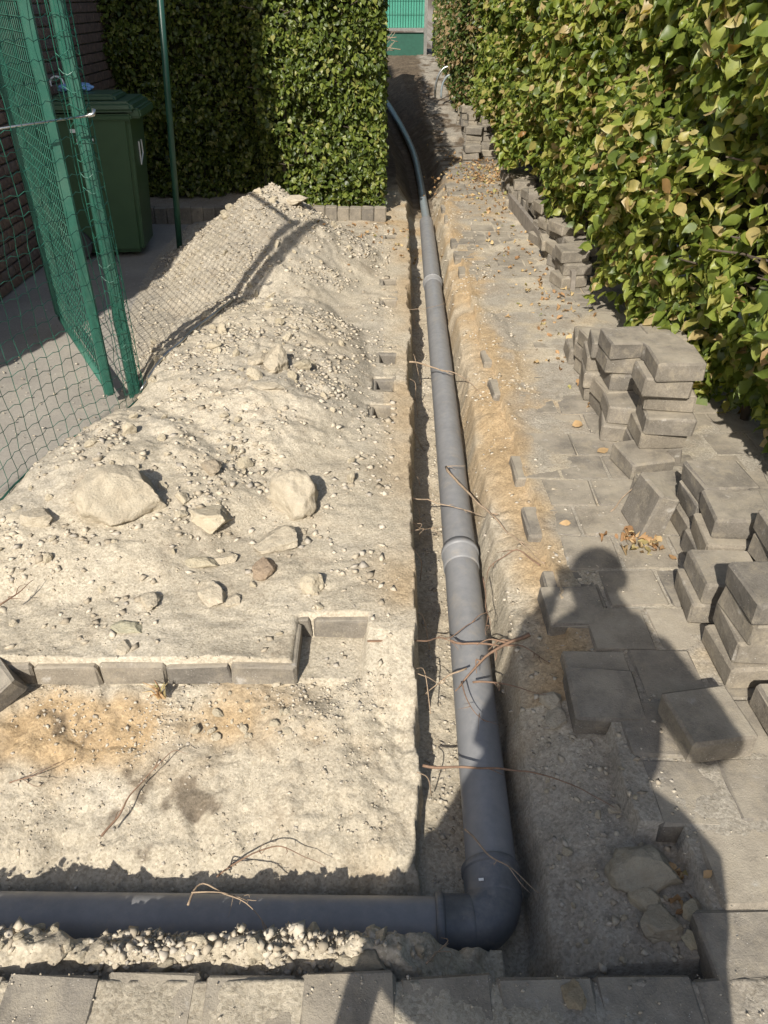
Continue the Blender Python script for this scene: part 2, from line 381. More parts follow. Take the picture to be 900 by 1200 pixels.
def terr(X, Y):
    X = np.asarray(X, float); Y = np.asarray(Y, float)
    j = .016*fbm(X*9, Y*9, 3, 4); j2 = .016*fbm(X*11+7, Y*11, 8, 4)
    Xj = X + j; Yj = Y + j2
    micro = .0035*fbm(X*34, Y*34, 21, 4, .6)
    a = ax(Y)
    # left surface
    lim = left_edge(Y)
    cover = sstep(lim-.03, lim+.16, X)
    surf = (.016 + .020*fbm(X*4, Y*4, 61, 5, .6))*sstep(.18, -.25, X-.02*Y) + .004 + heap(X, Y)*cover
    surf = np.where(X < lim, np.minimum(surf, lin(X-lim, [-.25, 0], [-.03, .006])), surf)
    surf = surf + micro
    for (x0, x1, y0, y1) in NOTCH:
        k = sstep(x0-.006, x0+.006, X)*sstep(x1+.006, x1-.006, X)*sstep(y0-.006, y0+.006, Y)*sstep(y1+.006, y1-.006, Y)
        surf = surf*(1-k) + k*(-.068 + micro)
    # bank in front of the left paving
    bank = lin(Yj, [1.03, 1.06, 1.13, 1.30, 1.48, 1.56], [-.27, -.225, -.185, -.138, -.098, -.078])
    bank = bank + .034*fbm(X*5, Y*3, 71, 5, .6) + .011*fbm(X*17, Y*7, 73, 4) + .010*(np.abs(fbm(X*16, Y*16, 75, 4))-.15) - .006*sstep(.90, .99, 1-np.abs(fbm(X*3, Y*4, 77, 4)))*sstep(1.1,1.2,Y) + micro
    bank = bank + .03*np.exp(-(((X+.18)/.12)**2 + ((Y-1.47)/.07)**2))*.6
    deb = lin(Yj, [.70, .745, .765, .80, .845, .885], [-.055, -.07, -.06, -.02, -.04, -.268])
    deb = deb + (.035*fbm(X*8, Y*8, 81, 4) + .05*np.abs(fbm(X*15, Y*15, 85, 4)))*sstep(.74, .79, Y)*sstep(.9, .84, Y)
    deb = np.where(X > -.02, np.minimum(deb, lin(X + .06*fbm(X*14, Y*14, 87, 3), [-.02, .10, .22], [.03, -.06, -.15])), deb)
    surf = np.where((X > -.075) & (Y < 1.84), np.minimum(surf, lin(Yj + .05*fbm(X*8, Y*4, 177, 3), [1.48, 1.62, 1.74, 1.80], [-.085, -.035, .012, .1]) + .006*fbm(X*25, Y*25, 179, 3)), surf)
    zl = np.where(Y > np.where(X > -.07, 1.52, 1.594), surf, np.where(Y > .93, bank, deb))
    # left wall of the long trench
    lip = .045 + .02*Y + .022*fbm(Y*2.5, Y*0+.7, 181, 3) + .016*fbm(Y*9, Y*0+.2, 183, 3)
    fz = floorz(Y)
    wall = lin((Xj-lip)/.032, [0, .25, .8, 1], [0, .1, .92, 1.0])
    cut = .25*(1-wall) + fz*wall + .010*fbm(X*20, Y*14, 91, 4)*np.sin(np.pi*np.clip(wall, 0, 1))
    fl = fz + .007*fbm(X*18, Y*18, 95, 4) + micro
    cut = np.where(wall >= .999, fl, cut)
    zl = np.minimum(zl, np.where((X > lip-.06) & (Y > .90), cut, 9))
    # right wall and sand shoulder
    d = Xj - a
    a2 = .02*fbm(Y*3, Y*0+.4, 187, 4); d = d - a2*sstep(1.2, 1.6, Y)*.7 - .006
    xe = np.where(Y < 1.08, .70, np.where(Y < 1.55, .60, .56)) + .03*fbm(Y*3, Y*0+.3, 99, 3)
    sh = lin((X-a-.105)/np.maximum(xe-a-.105, .05), [0, .5, 1], [-.082, -.042, -.03])
    near = sstep(1.65, 1.15, Y)
    sh = sh + near*lin((X-a-.1)/.27, [0, .5, 1], [-.07, -.04, -.035])
    sh = sh + .022*fbm(X*6, Y*4, 101, 5, .55) + .006*(np.abs(fbm(X*17, Y*14, 105, 4))-.2) + micro
    wr = lin((d-.068)/.045, [0, .15, .9, 1], [0, .1, .95, 1.0])
    zr = fz*(1-wr) + sh*wr
    # sand thrown over the path's edge
    pathz = -.005 + (.0065 + .014*fbm(X*2.2, Y*1.6, 171, 4))*sstep(1.8, 3.0, Y) + (.000 + .012*fbm(X*3.5, Y*3.5, 173, 4))*sstep(2.2, 1.6, Y)
    spill = -.03 + (.024*fbm(X*4, Y*2.2, 111, 4) + .024*sstep(.70, .52, X) + .012)*sstep(1.5, 2.0, Y)
    spill = spill + .05*np.exp(-(((X-.60)/.13)**2 + ((Y-3.9)/.5)**2)) + .03*np.exp(-(((X-.62)/.16)**2 + ((Y-7.3)/.8)**2))
    pathz = np.maximum(pathz + micro*.5, np.minimum(spill, .014) + .005*fbm(X*10, Y*7, 175, 4)*sstep(1.5, 2, Y) + micro)
    zr = np.where(X > xe, np.where(X > xe+.02, pathz, np.maximum(zr, pathz)), zr)
    # near side
    zr = np.where((Y < .80), np.where(X > .68, pathz, np.minimum(zr, lin(Yj, [.70, .76, .80], [-.05, -.12, -.2])) ), zr)
    Z = np.where(X < a, zl, zr)
    Z = np.where(Y < .735, -.003 + .012*fbm(X*5, Y*5, 191, 4) + micro, Z)
    # far end: dug-over dark earth climbing to the fence
    far = sstep(7.4, 8.2, Y)
    hx = hosex(Y)
    w = lin(Y, [7, 9, 12, 14, 16], [.17, .19, .22, .3, .5])
    t = np.clip((np.abs(Xj-hx)-w*.55)/(w*.9), 0, 1)
    bankz = lin(Y, [7, 8.5, 10, 12, 14, 16, 30], [0, .02, .06, .22, .52, .64, .6])
    bankz = np.where(X > hx, lin(Y, [7, 9.5, 11, 12.5, 14.5, 16, 30], [-.01, .0, .05, .25, .55, .64, .6]), bankz)
    zf = floorz(Y)*(1-t) + bankz*t + .03*fbm(X*4, Y*4, 121, 5)*sstep(9.2, 10.5, Y) + micro*2
    zf = np.where(X > .62, np.where(Y < 11, np.minimum(zf, -.012+.02*sstep(9.5, 10.6, Y)+micro), zf), zf)
    Z = Z*(1-far) + zf*far
    return Z

def soil_mask(X, Y):
    """r ochre sand, g dark earth, b grey dust"""
    a = ax(Y); n = fbm(X*3, Y*3, 131, 5)*.5; n2 = fbm(X*7, Y*7, 135, 4)
    och = np.zeros_like(X)
    och = np.maximum(och, .8*sstep(.1, .75, 1.2*n + .35*n2 + 1.0*np.exp(-(((X+.75)/.42)**2 + ((Y-1.45)/.12)**2))))*((Y < 1.59) & (Y > 1.0))
    och = np.maximum(och, .75*sstep(.0, .5, n + .45*np.exp(-((X-a-.24)/.13)**2)*(Y > 1.5))*(X > a))
    och = np.maximum(och, .6*sstep(-.1, .4, n+.15)*np.exp(-((X-.04-.02*Y)/.10)**2)*(Y > 1.5))
    och = np.maximum(och, .8*np.exp(-(((X-.6)/.16)**2 + ((Y-3.9)/.6)**2)))
    och = np.maximum(och, .7*sstep(.0, .4, n+.2*sstep(6, 7, Y))*(Y > 6)*(X > -.3))
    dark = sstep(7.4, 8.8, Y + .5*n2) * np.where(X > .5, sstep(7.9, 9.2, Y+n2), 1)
    dark = np.maximum(dark, .75*sstep(.25, .6, 1.3*n2 + .9*fbm(X*22, Y*14, 137, 4) + 1.1*np.exp(-(((X+.46+.06*n2)/.085)**2 + ((Y-1.235)/.06)**2)) - .55)*(Y < 1.5))
    dark = np.maximum(dark, .35*sstep(.25, .5, n2)*(X > a)*(Y < 3))
    grey = np.zeros_like(X)
    grey = np.maximum(grey, sstep(.56, .7, X + .06*n2)*.8*(X > a)*sstep(-.35, .1, n2))
    grey = np.maximum(grey, .45*sstep(.0, .5, fbm(X*1.5, Y*1.5, 141, 4)+.1)*(X < 0)*(Y > 2.2))
    grey = np.maximum(grey, .6*(X < left_edge(Y)+.06))
    grey = np.maximum(grey, .75*sstep(1.5, 1.2, Y)*(X > a+.08))
    return np.clip(och, 0, 1), np.clip(dark, 0, 1), np.clip(grey, 0, 1)

def build_ground():
    xs = np.concatenate([[-200, -60, -20, -8, -5, -3.6, -3.0], np.arange(-2.6, -1.7, .03), np.arange(-1.7, -.02, .0095),
                         np.arange(-.02, .75, .0052), np.arange(.75, 1.9, .02), [2.1, 2.5, 3.2, 5, 10, 40, 200]])
    ys = np.concatenate([[-200, -60, -15, -5, -2, -.8, 0, .3, .5], np.arange(.66, 2.1, .0062), np.arange(2.1, 4.2, .0098),
                         np.arange(4.2, 8.4, .019), np.arange(8.4, 17.5, .05), [18, 20, 25, 40, 80, 200]])
    X, Y = np.meshgrid(xs, ys)
    Z = terr(np.clip(X, -4, 4), np.clip(Y, -2, 20))
    global GRID
    GRID = (xs, ys, Z)
    V = np.stack([X, Y, Z], -1).reshape(-1, 3)
    ny, nx = X.shape
    i = np.arange(ny*nx).reshape(ny, nx)
    F = np.stack([i[:-1, :-1], i[:-1, 1:], i[1:, 1:], i[1:, :-1]], -1).reshape(-1, 4)
    me = mesh_np("ground", V, F, M['soil'], smooth=True)
    r, g, b = soil_mask(X, Y)
    c = np.stack([r, g, b, np.ones_like(r)], -1).reshape(-1, 4).astype(np.float32)
    at = me.color_attributes.new('soil', 'FLOAT_COLOR', 'POINT'); at.data.foreach_set('color', c.ravel())
    o = obj("ground", me); tag(o, kind='structure'); o['label'] = "sandy dug-over ground with pipe trench and rubble heap"
    return o
ground = build_ground()
def tz(x, y):
    xs, ys, Z = GRID
    i = min(max(int(np.searchsorted(xs, x))-1, 0), len(xs)-2); j = min(max(int(np.searchsorted(ys, y))-1, 0), len(ys)-2)
    u = (x-xs[i])/(xs[i+1]-xs[i]); v = (y-ys[j])/(ys[j+1]-ys[j])
    return float((Z[j, i]*(1-u)+Z[j, i+1]*u)*(1-v) + (Z[j+1, i]*(1-u)+Z[j+1, i+1]*u)*v)

# yard paving at left (dusty concrete)
def build_yard():
    xs = np.arange(-3.2, -.9, .05); ys = np.arange(2.05, 7.4, .05)
    X, Y = np.meshgrid(xs, ys); Z = .0015*fbm(X*3, Y*3, 151, 3)
    V = np.stack([X, Y, Z-.004], -1).reshape(-1, 3); ny, nx = X.shape; i = np.arange(ny*nx).reshape(ny, nx)
    F = np.stack([i[:-1, :-1], i[:-1, 1:], i[1:, 1:], i[1:, :-1]], -1).reshape(-1, 4)
    o = obj("yard_pavement", mesh_np("yard_pavement", V, F, M['slab'], True)); tag(o, "dusty grey concrete yard behind the wire fence", kind='structure')
build_yard()

# ------------------------------------------------------------------ paving blocks
S = .192; PS = .187; PT = .075
def paver_mesh(seed, bev=.0075, chip=.007, sx=PS, sy=PS, sz=PT):
    rd = random.Random(seed); bm = bmesh.new(); bmesh.ops.create_cube(bm, size=1)
    for v in bm.verts:
        v.co.x *= sx; v.co.y *= sy; v.co.z *= sz
        v.co += Vector((rd.uniform(-1, 1), rd.uniform(-1, 1), rd.uniform(-1, 1)))*chip*.6
    bmesh.ops.bevel(bm, geom=list(bm.edges), offset=bev, segments=1, affect='EDGES')
    for v in bm.verts: v.co += Vector((rd.uniform(-1, 1), rd.uniform(-1, 1), rd.uniform(-1, 1)))*chip*.4
    me = bpy.data.meshes.new("paver"); bm.to_mesh(me); bm.free(); me.materials.append(M['paver']); return me
PAV = [paver_mesh(s) for s in range(6)]
PAVH = [paver_mesh(20+s, sx=PS/2) for s in range(3)]

path = tag(empty("paved_path"), "grey paver path between trench and hedge", kind='structure')
def lay(x, y, z=0, rz=0, tilt=(0, 0), half=False, parent=None):
    me = random.choice(PAVH if half else PAV)
    return obj("paver", me, parent or path, (x, y, z-PT/2), (tilt[0], tilt[1], rz+random.choice((0, math.pi) if half else (0, math.pi/2, math.pi))))
def jit(a): return random.uniform(-a, a)
row = 0; Yr = .975
while Yr < 8.3:
    x0 = .62 if row % 2 == 0 else .52
    if Yr < 1.3: x0 = .715 if row % 2 == 0 else .64
    k = 0
    while True:
        xc = x0 + S*(k+.5)
        if xc > 1.75: break
        skip = False
        if not skip and not (row == 2 and k == 0 and False):
            ez = jit(.003)
            if k == 0 and row % 2 == 1 and Yr > 2.9 and random.random() < .45: k += 1; continue
            lay(xc, Yr+jit(.002), ez, jit(.012), (jit(.012), jit(.012)))
        k += 1
    row += 1; Yr += S
# near paving (bottom of the picture and where the photographer stands)
for r_ in range(5):
    Yc = .75 - S*(r_+.5)
    off = .028 if r_ % 2 == 0 else .028-S/2
    for k in range(-8, 9):
        xc = off + S*(k+.5)
        if xc > 1.75 or xc < -1.7: continue
        lay(xc, Yc+jit(.002), jit(.003), jit(.01), (jit(.01), jit(.01)))
lay(.655+S*.5+S, .783, 0, 0); lay(.655+S*.5+2*S, .783, .002, 0.01); lay(.655+S*.5+3*S, .783, .002, 0.01); lay(.655+S*.5+4*S, .783, .002, 0.01)
lay(.655+S*.5, .783-.0, -.004, .012)
# two loose edge blocks beside the trench
lay(.505+S/2, 1.845, .006, .02, (.02, -.03)); lay(.515+S/2, 1.472, .008, -.03, (.03, -.02))

# left paving: the edge rows that show from under the sand
left_paving = tag(empty("sanded_paving"), "grey pavers showing from under the sand along the bank", kind='structure')
for k in range(9):
    xc = -.248 - S*(k+.5)
    lay(xc, 1.575+S/2, -.001+jit(.003), jit(.008), (0, jit(.006)), parent=left_paving)
for k in range(9):
    xc = -.03 - S*(k+.5)
    lay(xc, 1.575+S*1.5-.001, .003, jit(.006), parent=left_paving)
for i, (x0, x1, y0, y1) in enumerate(NOTCH[1:]):
    lay((x0+x1)/2 - .03, y1+S/2-.016, .008, jit(.02), parent=left_paving)
    lay(x0-S/2+.018, (y0+y1)/2-.03, .007, jit(.02), parent=left_paving)
# tilted paver at the left rim
o = obj("paver", PAV[1], None, P(-24, 806, -.045), (R(10), R(-24), R(40)))
tag(o, "grey paver tipped on its corner at the left rim of the bank", "paver", "loose pavers")

# stacked blocks: every one a thing
ORD = ["lowest", "second", "third", "fourth", "fifth", "sixth"]
NTH = ["first", "second", "third", "fourth", "fifth", "sixth", "seventh", "eighth", "ninth", "tenth", "eleventh", "twelfth", "thirteenth",
       "fourteenth", "fifteenth", "sixteenth", "seventeenth", "eighteenth"]
def pile(x, y, levels, desc, group, rz=0, jx=.017, jr=.09, z0=0.0, lean=(0, 0), offs=None):
    for L in range(levels):
        ox = jit(jx) + lean[0]*L; oy = jit(jx) + lean[1]*L
        if offs and L in offs: ox += offs[L][0]; oy += offs[L][1]
        o = obj("paver", random.choice(PAV), None, (x+S/2+ox, y+S/2+oy, z0+PT*(L+.5)+.0008*L), (jit(.02), jit(.02), rz+jit(jr)+random.choice((0, math.pi))))
        pos = "only block" if levels == 1 else ("topmost" if L == levels-1 else ORD[L] + ("" if L == 0 else " up"))
        tag(o, f"grey paver, {pos}, in the {desc}", "paver", group)
GN = "pavers piled along the hedge, near row"
pile(.955, 1.50, 4, "right-hand pile beside the lone block", GN, R(2))
pile(.940, 1.765, 2, "low pile left of the right-hand pile", GN, R(-3))
pile(1.145, 1.76, 4, "pile at the picture's right edge", GN, R(1))
pile(1.02, 1.965, 3, "middle pile of the near row", GN, R(-2), offs={2: (.02, 0)})
pile(1.215, 2.0, 3, "pale topped pile under near hedge leaves", GN, R(3))
pile(1.06, 2.17, 3, "pale topped pile behind the middle pile", GN, R(4), offs={2: (.01, .0)})
pile(.965, 2.36, 1, "spot left of the pale topped pile", GN, R(8))
pile(1.25, 2.37, 1, "flat spot between the two piles under leaves", GN, R(-4))
o = obj("paver", PAV[2], None, (.945, 2.28, .085), (R(4), R(-76), R(4))); tag(o, "grey paver leaning on edge left of the pale topped pile", "paver", GN)
GB = "pavers piled along the hedge, tall stack"
pile(1.03, 2.70, 6, "tall stack", GB, R(-3), jx=.02, lean=(-.004, 0), offs={3: (.03, .02)})
pile(.955, 2.62, 1, "spot before the tall stack", GB, R(12))
pile(.935, 2.90, 2, "low pile left of the tall stack", GB, R(-6), jx=.02)
pile(.98, 3.10, 5, "second pile behind the tall stack", GB, R(4), jx=.025)
pile(1.09, 3.02, 5, "leafy corner pile behind the tall stack", GB, R(14), jx=.02)
pile(.955, 3.29, 4, "third pile behind the tall stack", GB, R(-4), jx=.025)
pile(.965, 3.50, 3, "fourth pile behind the tall stack", GB, R(5), jx=.025)
pile(.96, 3.72, 2, "last pile behind the tall stack", GB, R(-8), jx=.025)
pile(1.19, 3.35, 4, "pile in leaves behind the corner pile", GB, R(5), jx=.03)
GA = "pavers piled along the hedge, long row"
for k in range(15):
    y = 5.0 + k*.205
    pile(1.17 + jit(.03), y, random.choice((2, 3, 3, 4)), f"{NTH[k]} pile of the row behind the plank", GA, jit(.25), jx=.04, jr=.25)
for k in range(7):
    y = 5.35 + k*.38
    pile(1.39 + jit(.02), y, random.choice((4, 5)), f"{NTH[k]} pile of the leafy back row", GA, jit(.1), jx=.03, jr=.1)
GF = "pavers piled at the far bend"
for k, (x, y, n) in enumerate([(.93, 9.7, 2), (.98, 10.0, 4), (1.15, 9.9, 3), (1.02, 10.5, 5), (1.0, 11.0, 5), (1.0, 11.5, 6), (1.18, 10.3, 5)]):
    pile(x, y, n, f"{NTH[k]} pile at the far bend", GF, jit(.2), jx=.03, jr=.12, z0=max(0, tz(x, y)-.02))
# the lone block on the path and the one at the picture's edge
o = obj("paver", PAV[0], None, (.815, 1.31, PT/2+.03), (R(-1), R(2), R(9))); o.scale = (.95, .93, 1)
tag(o, "lone grey paver lying on the path inside the head-and-arm shadow", "paver", "loose pavers")
o = obj("paver", PAV[3], None, (1.09, 1.35, PT/2+.002), (0, 0, R(3))); tag(o, "grey paver at the right picture edge before the piles", "paver", "loose pavers")
o = obj("paver", PAVH[0], None, (1.065, 1.19, PT/2+.002), (0, 0, R(-4))); tag(o, "half grey paver at the right picture edge nearest the camera", "paver", "loose pavers")
o = obj("paver", PAVH[1], None, (.83, 1.33, .018), (R(90), 0, R(9))); o.scale = (.5, .5, .9)
tag(o, "small broken paver piece wedged under the lone paver", "paver", "loose pavers")

# plank along the long row
b = MB(); p0 = P(597, 243, 0); p1 = P(671, 340, 0)
n = 12
for i in range(n):
    pass
dirv = (p1-p0); L_ = dirv.length
b.box((0, 0, .06), (.03, L_, .12))
pl = b.build("plank", M['kerb']); pl.location = (p0+p1)/2; pl.rotation_euler = (0, R(3), math.atan2(-dirv.x, dirv.y))
tag(pl, "long weathered plank on edge in front of the stacked pavers", "plank")

# ------------------------------------------------------------------ drain pipe
pipe = tag(empty("drain_pipe", (0, 0, 0)), "grey plastic drain pipe with dark elbow lying in the trench", "pipe")
PR = .0625; PZ = -.202; YC = .945
def axv(Y): return Vector((float(.245+.02*Y), Y, float(np.interp(Y, [1.0, 3.5, 8], [-.202, -.169, -.16]))))
def pipe_run(name, p, q, r, mat, parent, n=40, wall=True):
    return MB().tube([p.lerp(q, k/12) for k in range(13)], r, n, False).build(name, mat, parent, True)
def smooth_tube(name, prof, p, q, mat, parent, n=40):
    """prof: (t along p->q, radius)"""
    pts = [p.lerp(q, t) for t, _ in prof]
    o = MB().tube(pts, [r for _, r in prof], n, False).build(name, mat, parent, True)
    L_ = (q-p).length
    for i in range(len(prof)-1):
        if abs(prof[i+1][1]-prof[i][1]) > .35*abs(prof[i+1][0]-prof[i][0])*L_:
            for k in range(n): o.data.polygons[i*n+k].use_smooth = False
    return o
def flat_caps(o):
    for p in o.data.polygons:
        if len(p.vertices) > 8: p.use_smooth = False
secs = [(1.0, 2.32), (2.32, 3.5), (3.5, 5.6), (5.6, 7.42)]
for a_, b_ in secs:
    o = pipe_run("pipe_section", axv(a_), axv(b_), PR, M['pipe'], pipe); flat_caps(o)
for yj in (2.36, 5.63):
    o = smooth_tube("socket", [(0, PR+.0005), (.04, PR+.0045), (.66, PR+.005), (.70, PR+.0095), (.84, PR+.0095), (.88, PR+.005), (.99, PR+.0045), (1, PR+.0005)], axv(yj-.10), axv(yj+.025), M['pipe'], pipe); flat_caps(o)
BR = .075
cx = float(.245+.02*YC)
# elbow: swept bend with two collars
bend = []
for k in range(15):
    t = k/14*math.pi/2
    bend.append(Vector((cx-BR+BR*math.cos(t), YC+BR-BR*math.sin(t), PZ)))
o = MB().tube([Vector((cx+.0005, YC+BR+.02, PZ))]+bend+[Vector((cx-BR-.02, YC, PZ))], PR+.004, 40, False).build("elbow", M['elbow'], pipe, True)
el = o
o = smooth_tube("collar", [(0, PR+.0005), (.01, PR+.0085), (.05, PR+.0105), (.2, PR+.0105), (.24, PR+.0065), (.9, PR+.006), (.97, PR+.0045), (1, PR+.003)], Vector((cx, YC+BR+.07, PZ)), Vector((cx, YC+BR-.02, PZ)), M['elbow'], el)
o = smooth_tube("collar", [(0, PR+.0005), (.01, PR+.0085), (.05, PR+.0105), (.2, PR+.0105), (.24, PR+.0065), (.9, PR+.006), (.97, PR+.0045), (1, PR+.003)], Vector((cx-BR-.07, YC, PZ)), Vector((cx-BR+.02, YC, PZ)), M['elbow'], el)
for dx in (-.022, .004):
    MB().box((cx+dx-.012, YC+.075, PZ+PR*.995+.0035), (.012, .006, .002), Euler((0, dx*6, 0))).build("moulded_mark", M['white'], el)
o = MB().tube([Vector((cx-BR-.06, YC, PZ)), Vector((-2.2, YC+.035, PZ-.012))], PR, 40, False).build("pipe_section", M['pipe'], pipe, True)

# thin hose leading on from the pipe's far end
hp = catmull([(.395, 7.38, -.15), (.40, 8.2, -.15), (.40, 9.2, -.12), (.36, 10.5, -.03), (.2, 12, .12), (-.05, 13.3, .32), (-.4, 14.4, .5)], 8)
o = MB().tube(hp, .038, 14, False).build("hose", M['hose'], None, True); tag(o, "thin blue-grey hose curving from the pipe end up behind the hedge", "hose")
# hoop of pale hose by the far hedge
for i, (r_, dy) in enumerate(((.17, 0), (.12, .12))):
    c = P(533, 96+i*6, .0); base = Vector((1.03+i*.03, 12.6-dy, .42))
    pts = [base + Vector((-.12 + r_*(-math.cos(t)), 0, r_*1.9*math.sin(t) - (.12 if False else 0))) for t in np.linspace(-.25, 2.0, 16)]
    o = MB().tube(pts, .014, 8).build("hose_loop", M['hose'] if i else M['galv'], None, True)
    tag(o, ("outer" if i == 0 else "inner") + " pale hoop of bent hose standing by the far hedge", "hose")

# ------------------------------------------------------------------ stones
def rock_mesh(seed, sub=3, cuts=14, rough=.06):
    rd = random.Random(seed); bm = bmesh.new(); bmesh.ops.create_icosphere(bm, subdivisions=sub, radius=1)
    pl_ = []
    for i in range(cuts):
        v = Vector((rd.gauss(0, 1), rd.gauss(0, 1), rd.gauss(0, 1))).normalized(); pl_.append((v, rd.uniform(.55, .92)))
    off = Vector((seed*3.1, seed*1.7, 0))
    for v in bm.verts:
        for nrm, d in pl_:
            k = v.co.dot(nrm)
            if k > d: v.co -= nrm*(k-d)
        v.co *= 1 + rough*mnoise.fractal(v.co*2.2+off, .8, 2.2, 6)
    me = bpy.data.meshes.new("stone"); bm.to_mesh(me); bm.free()
    for p in me.polygons: p.use_smooth = sub >= 4
    me.materials.append(M['stone']); return me
BIGR = [rock_mesh(s, 5, 18, .11) for s in (1, 2, 3, 4, 5, 6)]
SMALLR = [rock_mesh(40+s, 3, 10, .14) for s in range(8)]
ROCKS = []
def rock(px, py, w, h, zguess, label, seed, cat="rock", group=None, name="rock", col=(1, 1, 1), rot=None, sink=.3, th=.5, mesh=None):
    p = P(px, py, zguess); x, y = p.x, p.y; z = tz(x, y); p = P(px, py, max(z, -.2)+th*.5*w/350); x, y = p.x, p.y; z = tz(x, y)
    dep = y*CP + (CAM_H-z)*SP; ppm = FPX/dep
    a, b_ = w/ppm/2*1.25, h/ppm/2*1.5
    c = max(.25, th)*min(a, b_)*1.1
    o = obj(name, mesh or BIGR[seed % len(BIGR)], None, (x, y, z + c*(1-sink) - c*.5), rot or (jit(.3), jit(.3), random.uniform(0, 6.28)), (a, b_, c))
    if rot is None: o.rotation_euler = (jit(.15), jit(.15), jit(.35))
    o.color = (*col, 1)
    w_ = label.split(); cut = next((i for i, t in enumerate(w_) if t in ('on', 'in', 'casting', 'between', 'just', 'at', 'left', 'right', 'near', 'below', 'standing', 'leaning', 'above', 'among', 'beside')), 4)
    ROCKS.append((o, ' '.join(w_[:cut]) if cut > 2 and ' '.join(w_[:cut]) not in [r[1] for r in ROCKS] else ' '.join(w_[:7])))
    return tag(o, label, cat, group)
rock(140, 560, 86, 80, .15, "largest pale angular boulder on the rubble in front of the wire fence", 0, th=.62, rot=(.25, .1, .5))
rock(343, 568, 52, 52, .1, "upright pale boulder casting a shadow right of the rubble's middle", 1, th=.9, rot=(.3, .2, .2))
rock(245, 598, 46, 36, .1, "whitish layered rock between the two biggest boulders", 2, col=(1.05, 1.05, 1.02))
rock(325, 627, 46, 36, .08, "pale rock just below the upright boulder", 3)
rock(310, 663, 30, 25, .07, "smooth brown-grey rock on the lower rubble", 4, col=(.66, .58, .54))
rock(250, 694, 32, 34, .05, "round pale rock at the lower middle of the rubble", 5, col=(1.05, 1.05, 1.05))
rock(176, 700, 22, 24, .05, "small oval rock left of the round pale rock", 1)
rock(150, 731, 34, 20, .03, "flat greenish-grey rock near the paver edge", 0, col=(.85, .9, .85), th=.35)
rock(42, 600, 34, 26, .1, "rounded rock below the wire fence at the left", 2)
rock(322, 418, 26, 34, .15, "upright stone standing on the heap's foot", 3, th=1.2, rot=(.1, .1, .3))
rock(303, 415, 26, 26, .15, "pale stone leaning beside the upright heap stone", 4)
rock(315, 452, 36, 16, .13, "flat slab of stone below the upright heap stone", 5, th=.3)
rock(248, 543, 22, 22, .12, "grey cobble above the whitish layered rock", 1, col=(.75, .72, .7))
rock(233, 655, 40, 18, .06, "low flat rock left of the brown-grey rock", 0, th=.4, col=(.95, .95, .9))
rock(265, 650, 26, 18, .06, "small pale rock above the round pale rock", 2)
rock(273, 702, 17, 15, .04, "tiny rounded stone right of the round pale rock", 3)
rock(145, 755, 18, 18, .02, "wedge-shaped stone at the sand edge above the pavers", 4)
rock(322, 770, 16, 22, .02, "white stone standing on the paver rim by the notch", 5, col=(1.1, 1.1, 1.1))
rock(345, 237, 30, 16, .4, "flat stone on the very top of the heap", 1, th=.4)
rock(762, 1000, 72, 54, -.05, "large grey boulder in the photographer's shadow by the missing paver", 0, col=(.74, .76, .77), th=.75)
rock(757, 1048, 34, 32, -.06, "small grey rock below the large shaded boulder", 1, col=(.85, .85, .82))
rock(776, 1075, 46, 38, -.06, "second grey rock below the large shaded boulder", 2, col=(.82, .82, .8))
rock(820, 1046, 24, 22, -.05, "blunt little stone in the gap of the missing paver", 4, col=(1, .98, .9))
rock(799, 1132, 20, 20, -.07, "pale pebble in the slot beside the near pavers", 5, col=(1.1, 1.1, 1.0))
rock(646, 818, 24, 20, -.04, "pale stone on the shaded shoulder right of the pipe", 1)
rock(652, 840, 22, 26, -.04, "pale stone just under another on the shaded shoulder", 3)
rock(722, 945, 18, 12, -.04, "small pale stone at the end of the long root", 2)
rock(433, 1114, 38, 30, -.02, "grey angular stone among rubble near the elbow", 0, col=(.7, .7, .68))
rock(110, 1112, 26, 22, -.01, "pale clod on the rubble strip before the pipe", 3)
rock(65, 1110, 22, 18, -.01, "left pale clod on the rubble strip before the pipe", 4)
rock(675, 1165, 30, 30, -.04, "rounded clod on the sand at the bottom of the shadow", 5, col=(.8, .75, .66))

# medium stones lying on the rubble, one object each
SCAT = []
def scatter_stones(n, region, smin, smax, label, group, name="small_stone", col=((.85, .85, .82), (1.1, 1.1, 1.08)), dens=None):
    k = 0; tries = 0
    while k < n and tries < n*30:
        tries += 1
        x = random.uniform(region[0], region[1]); y = random.uniform(region[2], region[3])
        if dens and random.random() > dens(x, y): continue
        s = smin + (smax-smin)*random.random()**3.2
        z = tz(x, y); t = random.random()
        o = obj(name, random.choice(SMALLR), None, (x, y, z+s*.18), (random.uniform(0, 6), random.uniform(-.4, .4), random.uniform(0, 6)),
                (s*random.uniform(.7, 1.2), s*random.uniform(.7, 1.2), s*random.uniform(.45, .8)))
        o.color = tuple(col[0][i]*(1-t)+col[1][i]*t for i in range(3)) + (1,)
        tag(o, label, "stone", group); SCAT.append(o); k += 1
def dheap(x, y): return min(1, max(.3, (tz(x, y)-.02)/.08)) if x > float(left_edge(y)) else 0
scatter_stones(120, (-1.5, -.12, 1.66, 4.2), .011, .045, "small pale rubble stone lying loose on the heap", "loose stones on the rubble heap", dens=dheap)
scatter_stones(45, (-1.4, -.2, 4.2, 5.9), .014, .036, "small pale rubble stone high on the back heap", "loose stones on the back heap", dens=dheap)
scatter_stones(30, (-.55, -.18, 1.40, 1.56), .007, .02, "small white stone strewn on the bank below the pavers", "stones on the bank")
scatter_stones(40, (-1.0, .10, .765, .855), .009, .030, "small stone in the rubble strip before the pipe", "stones in the rubble strip")
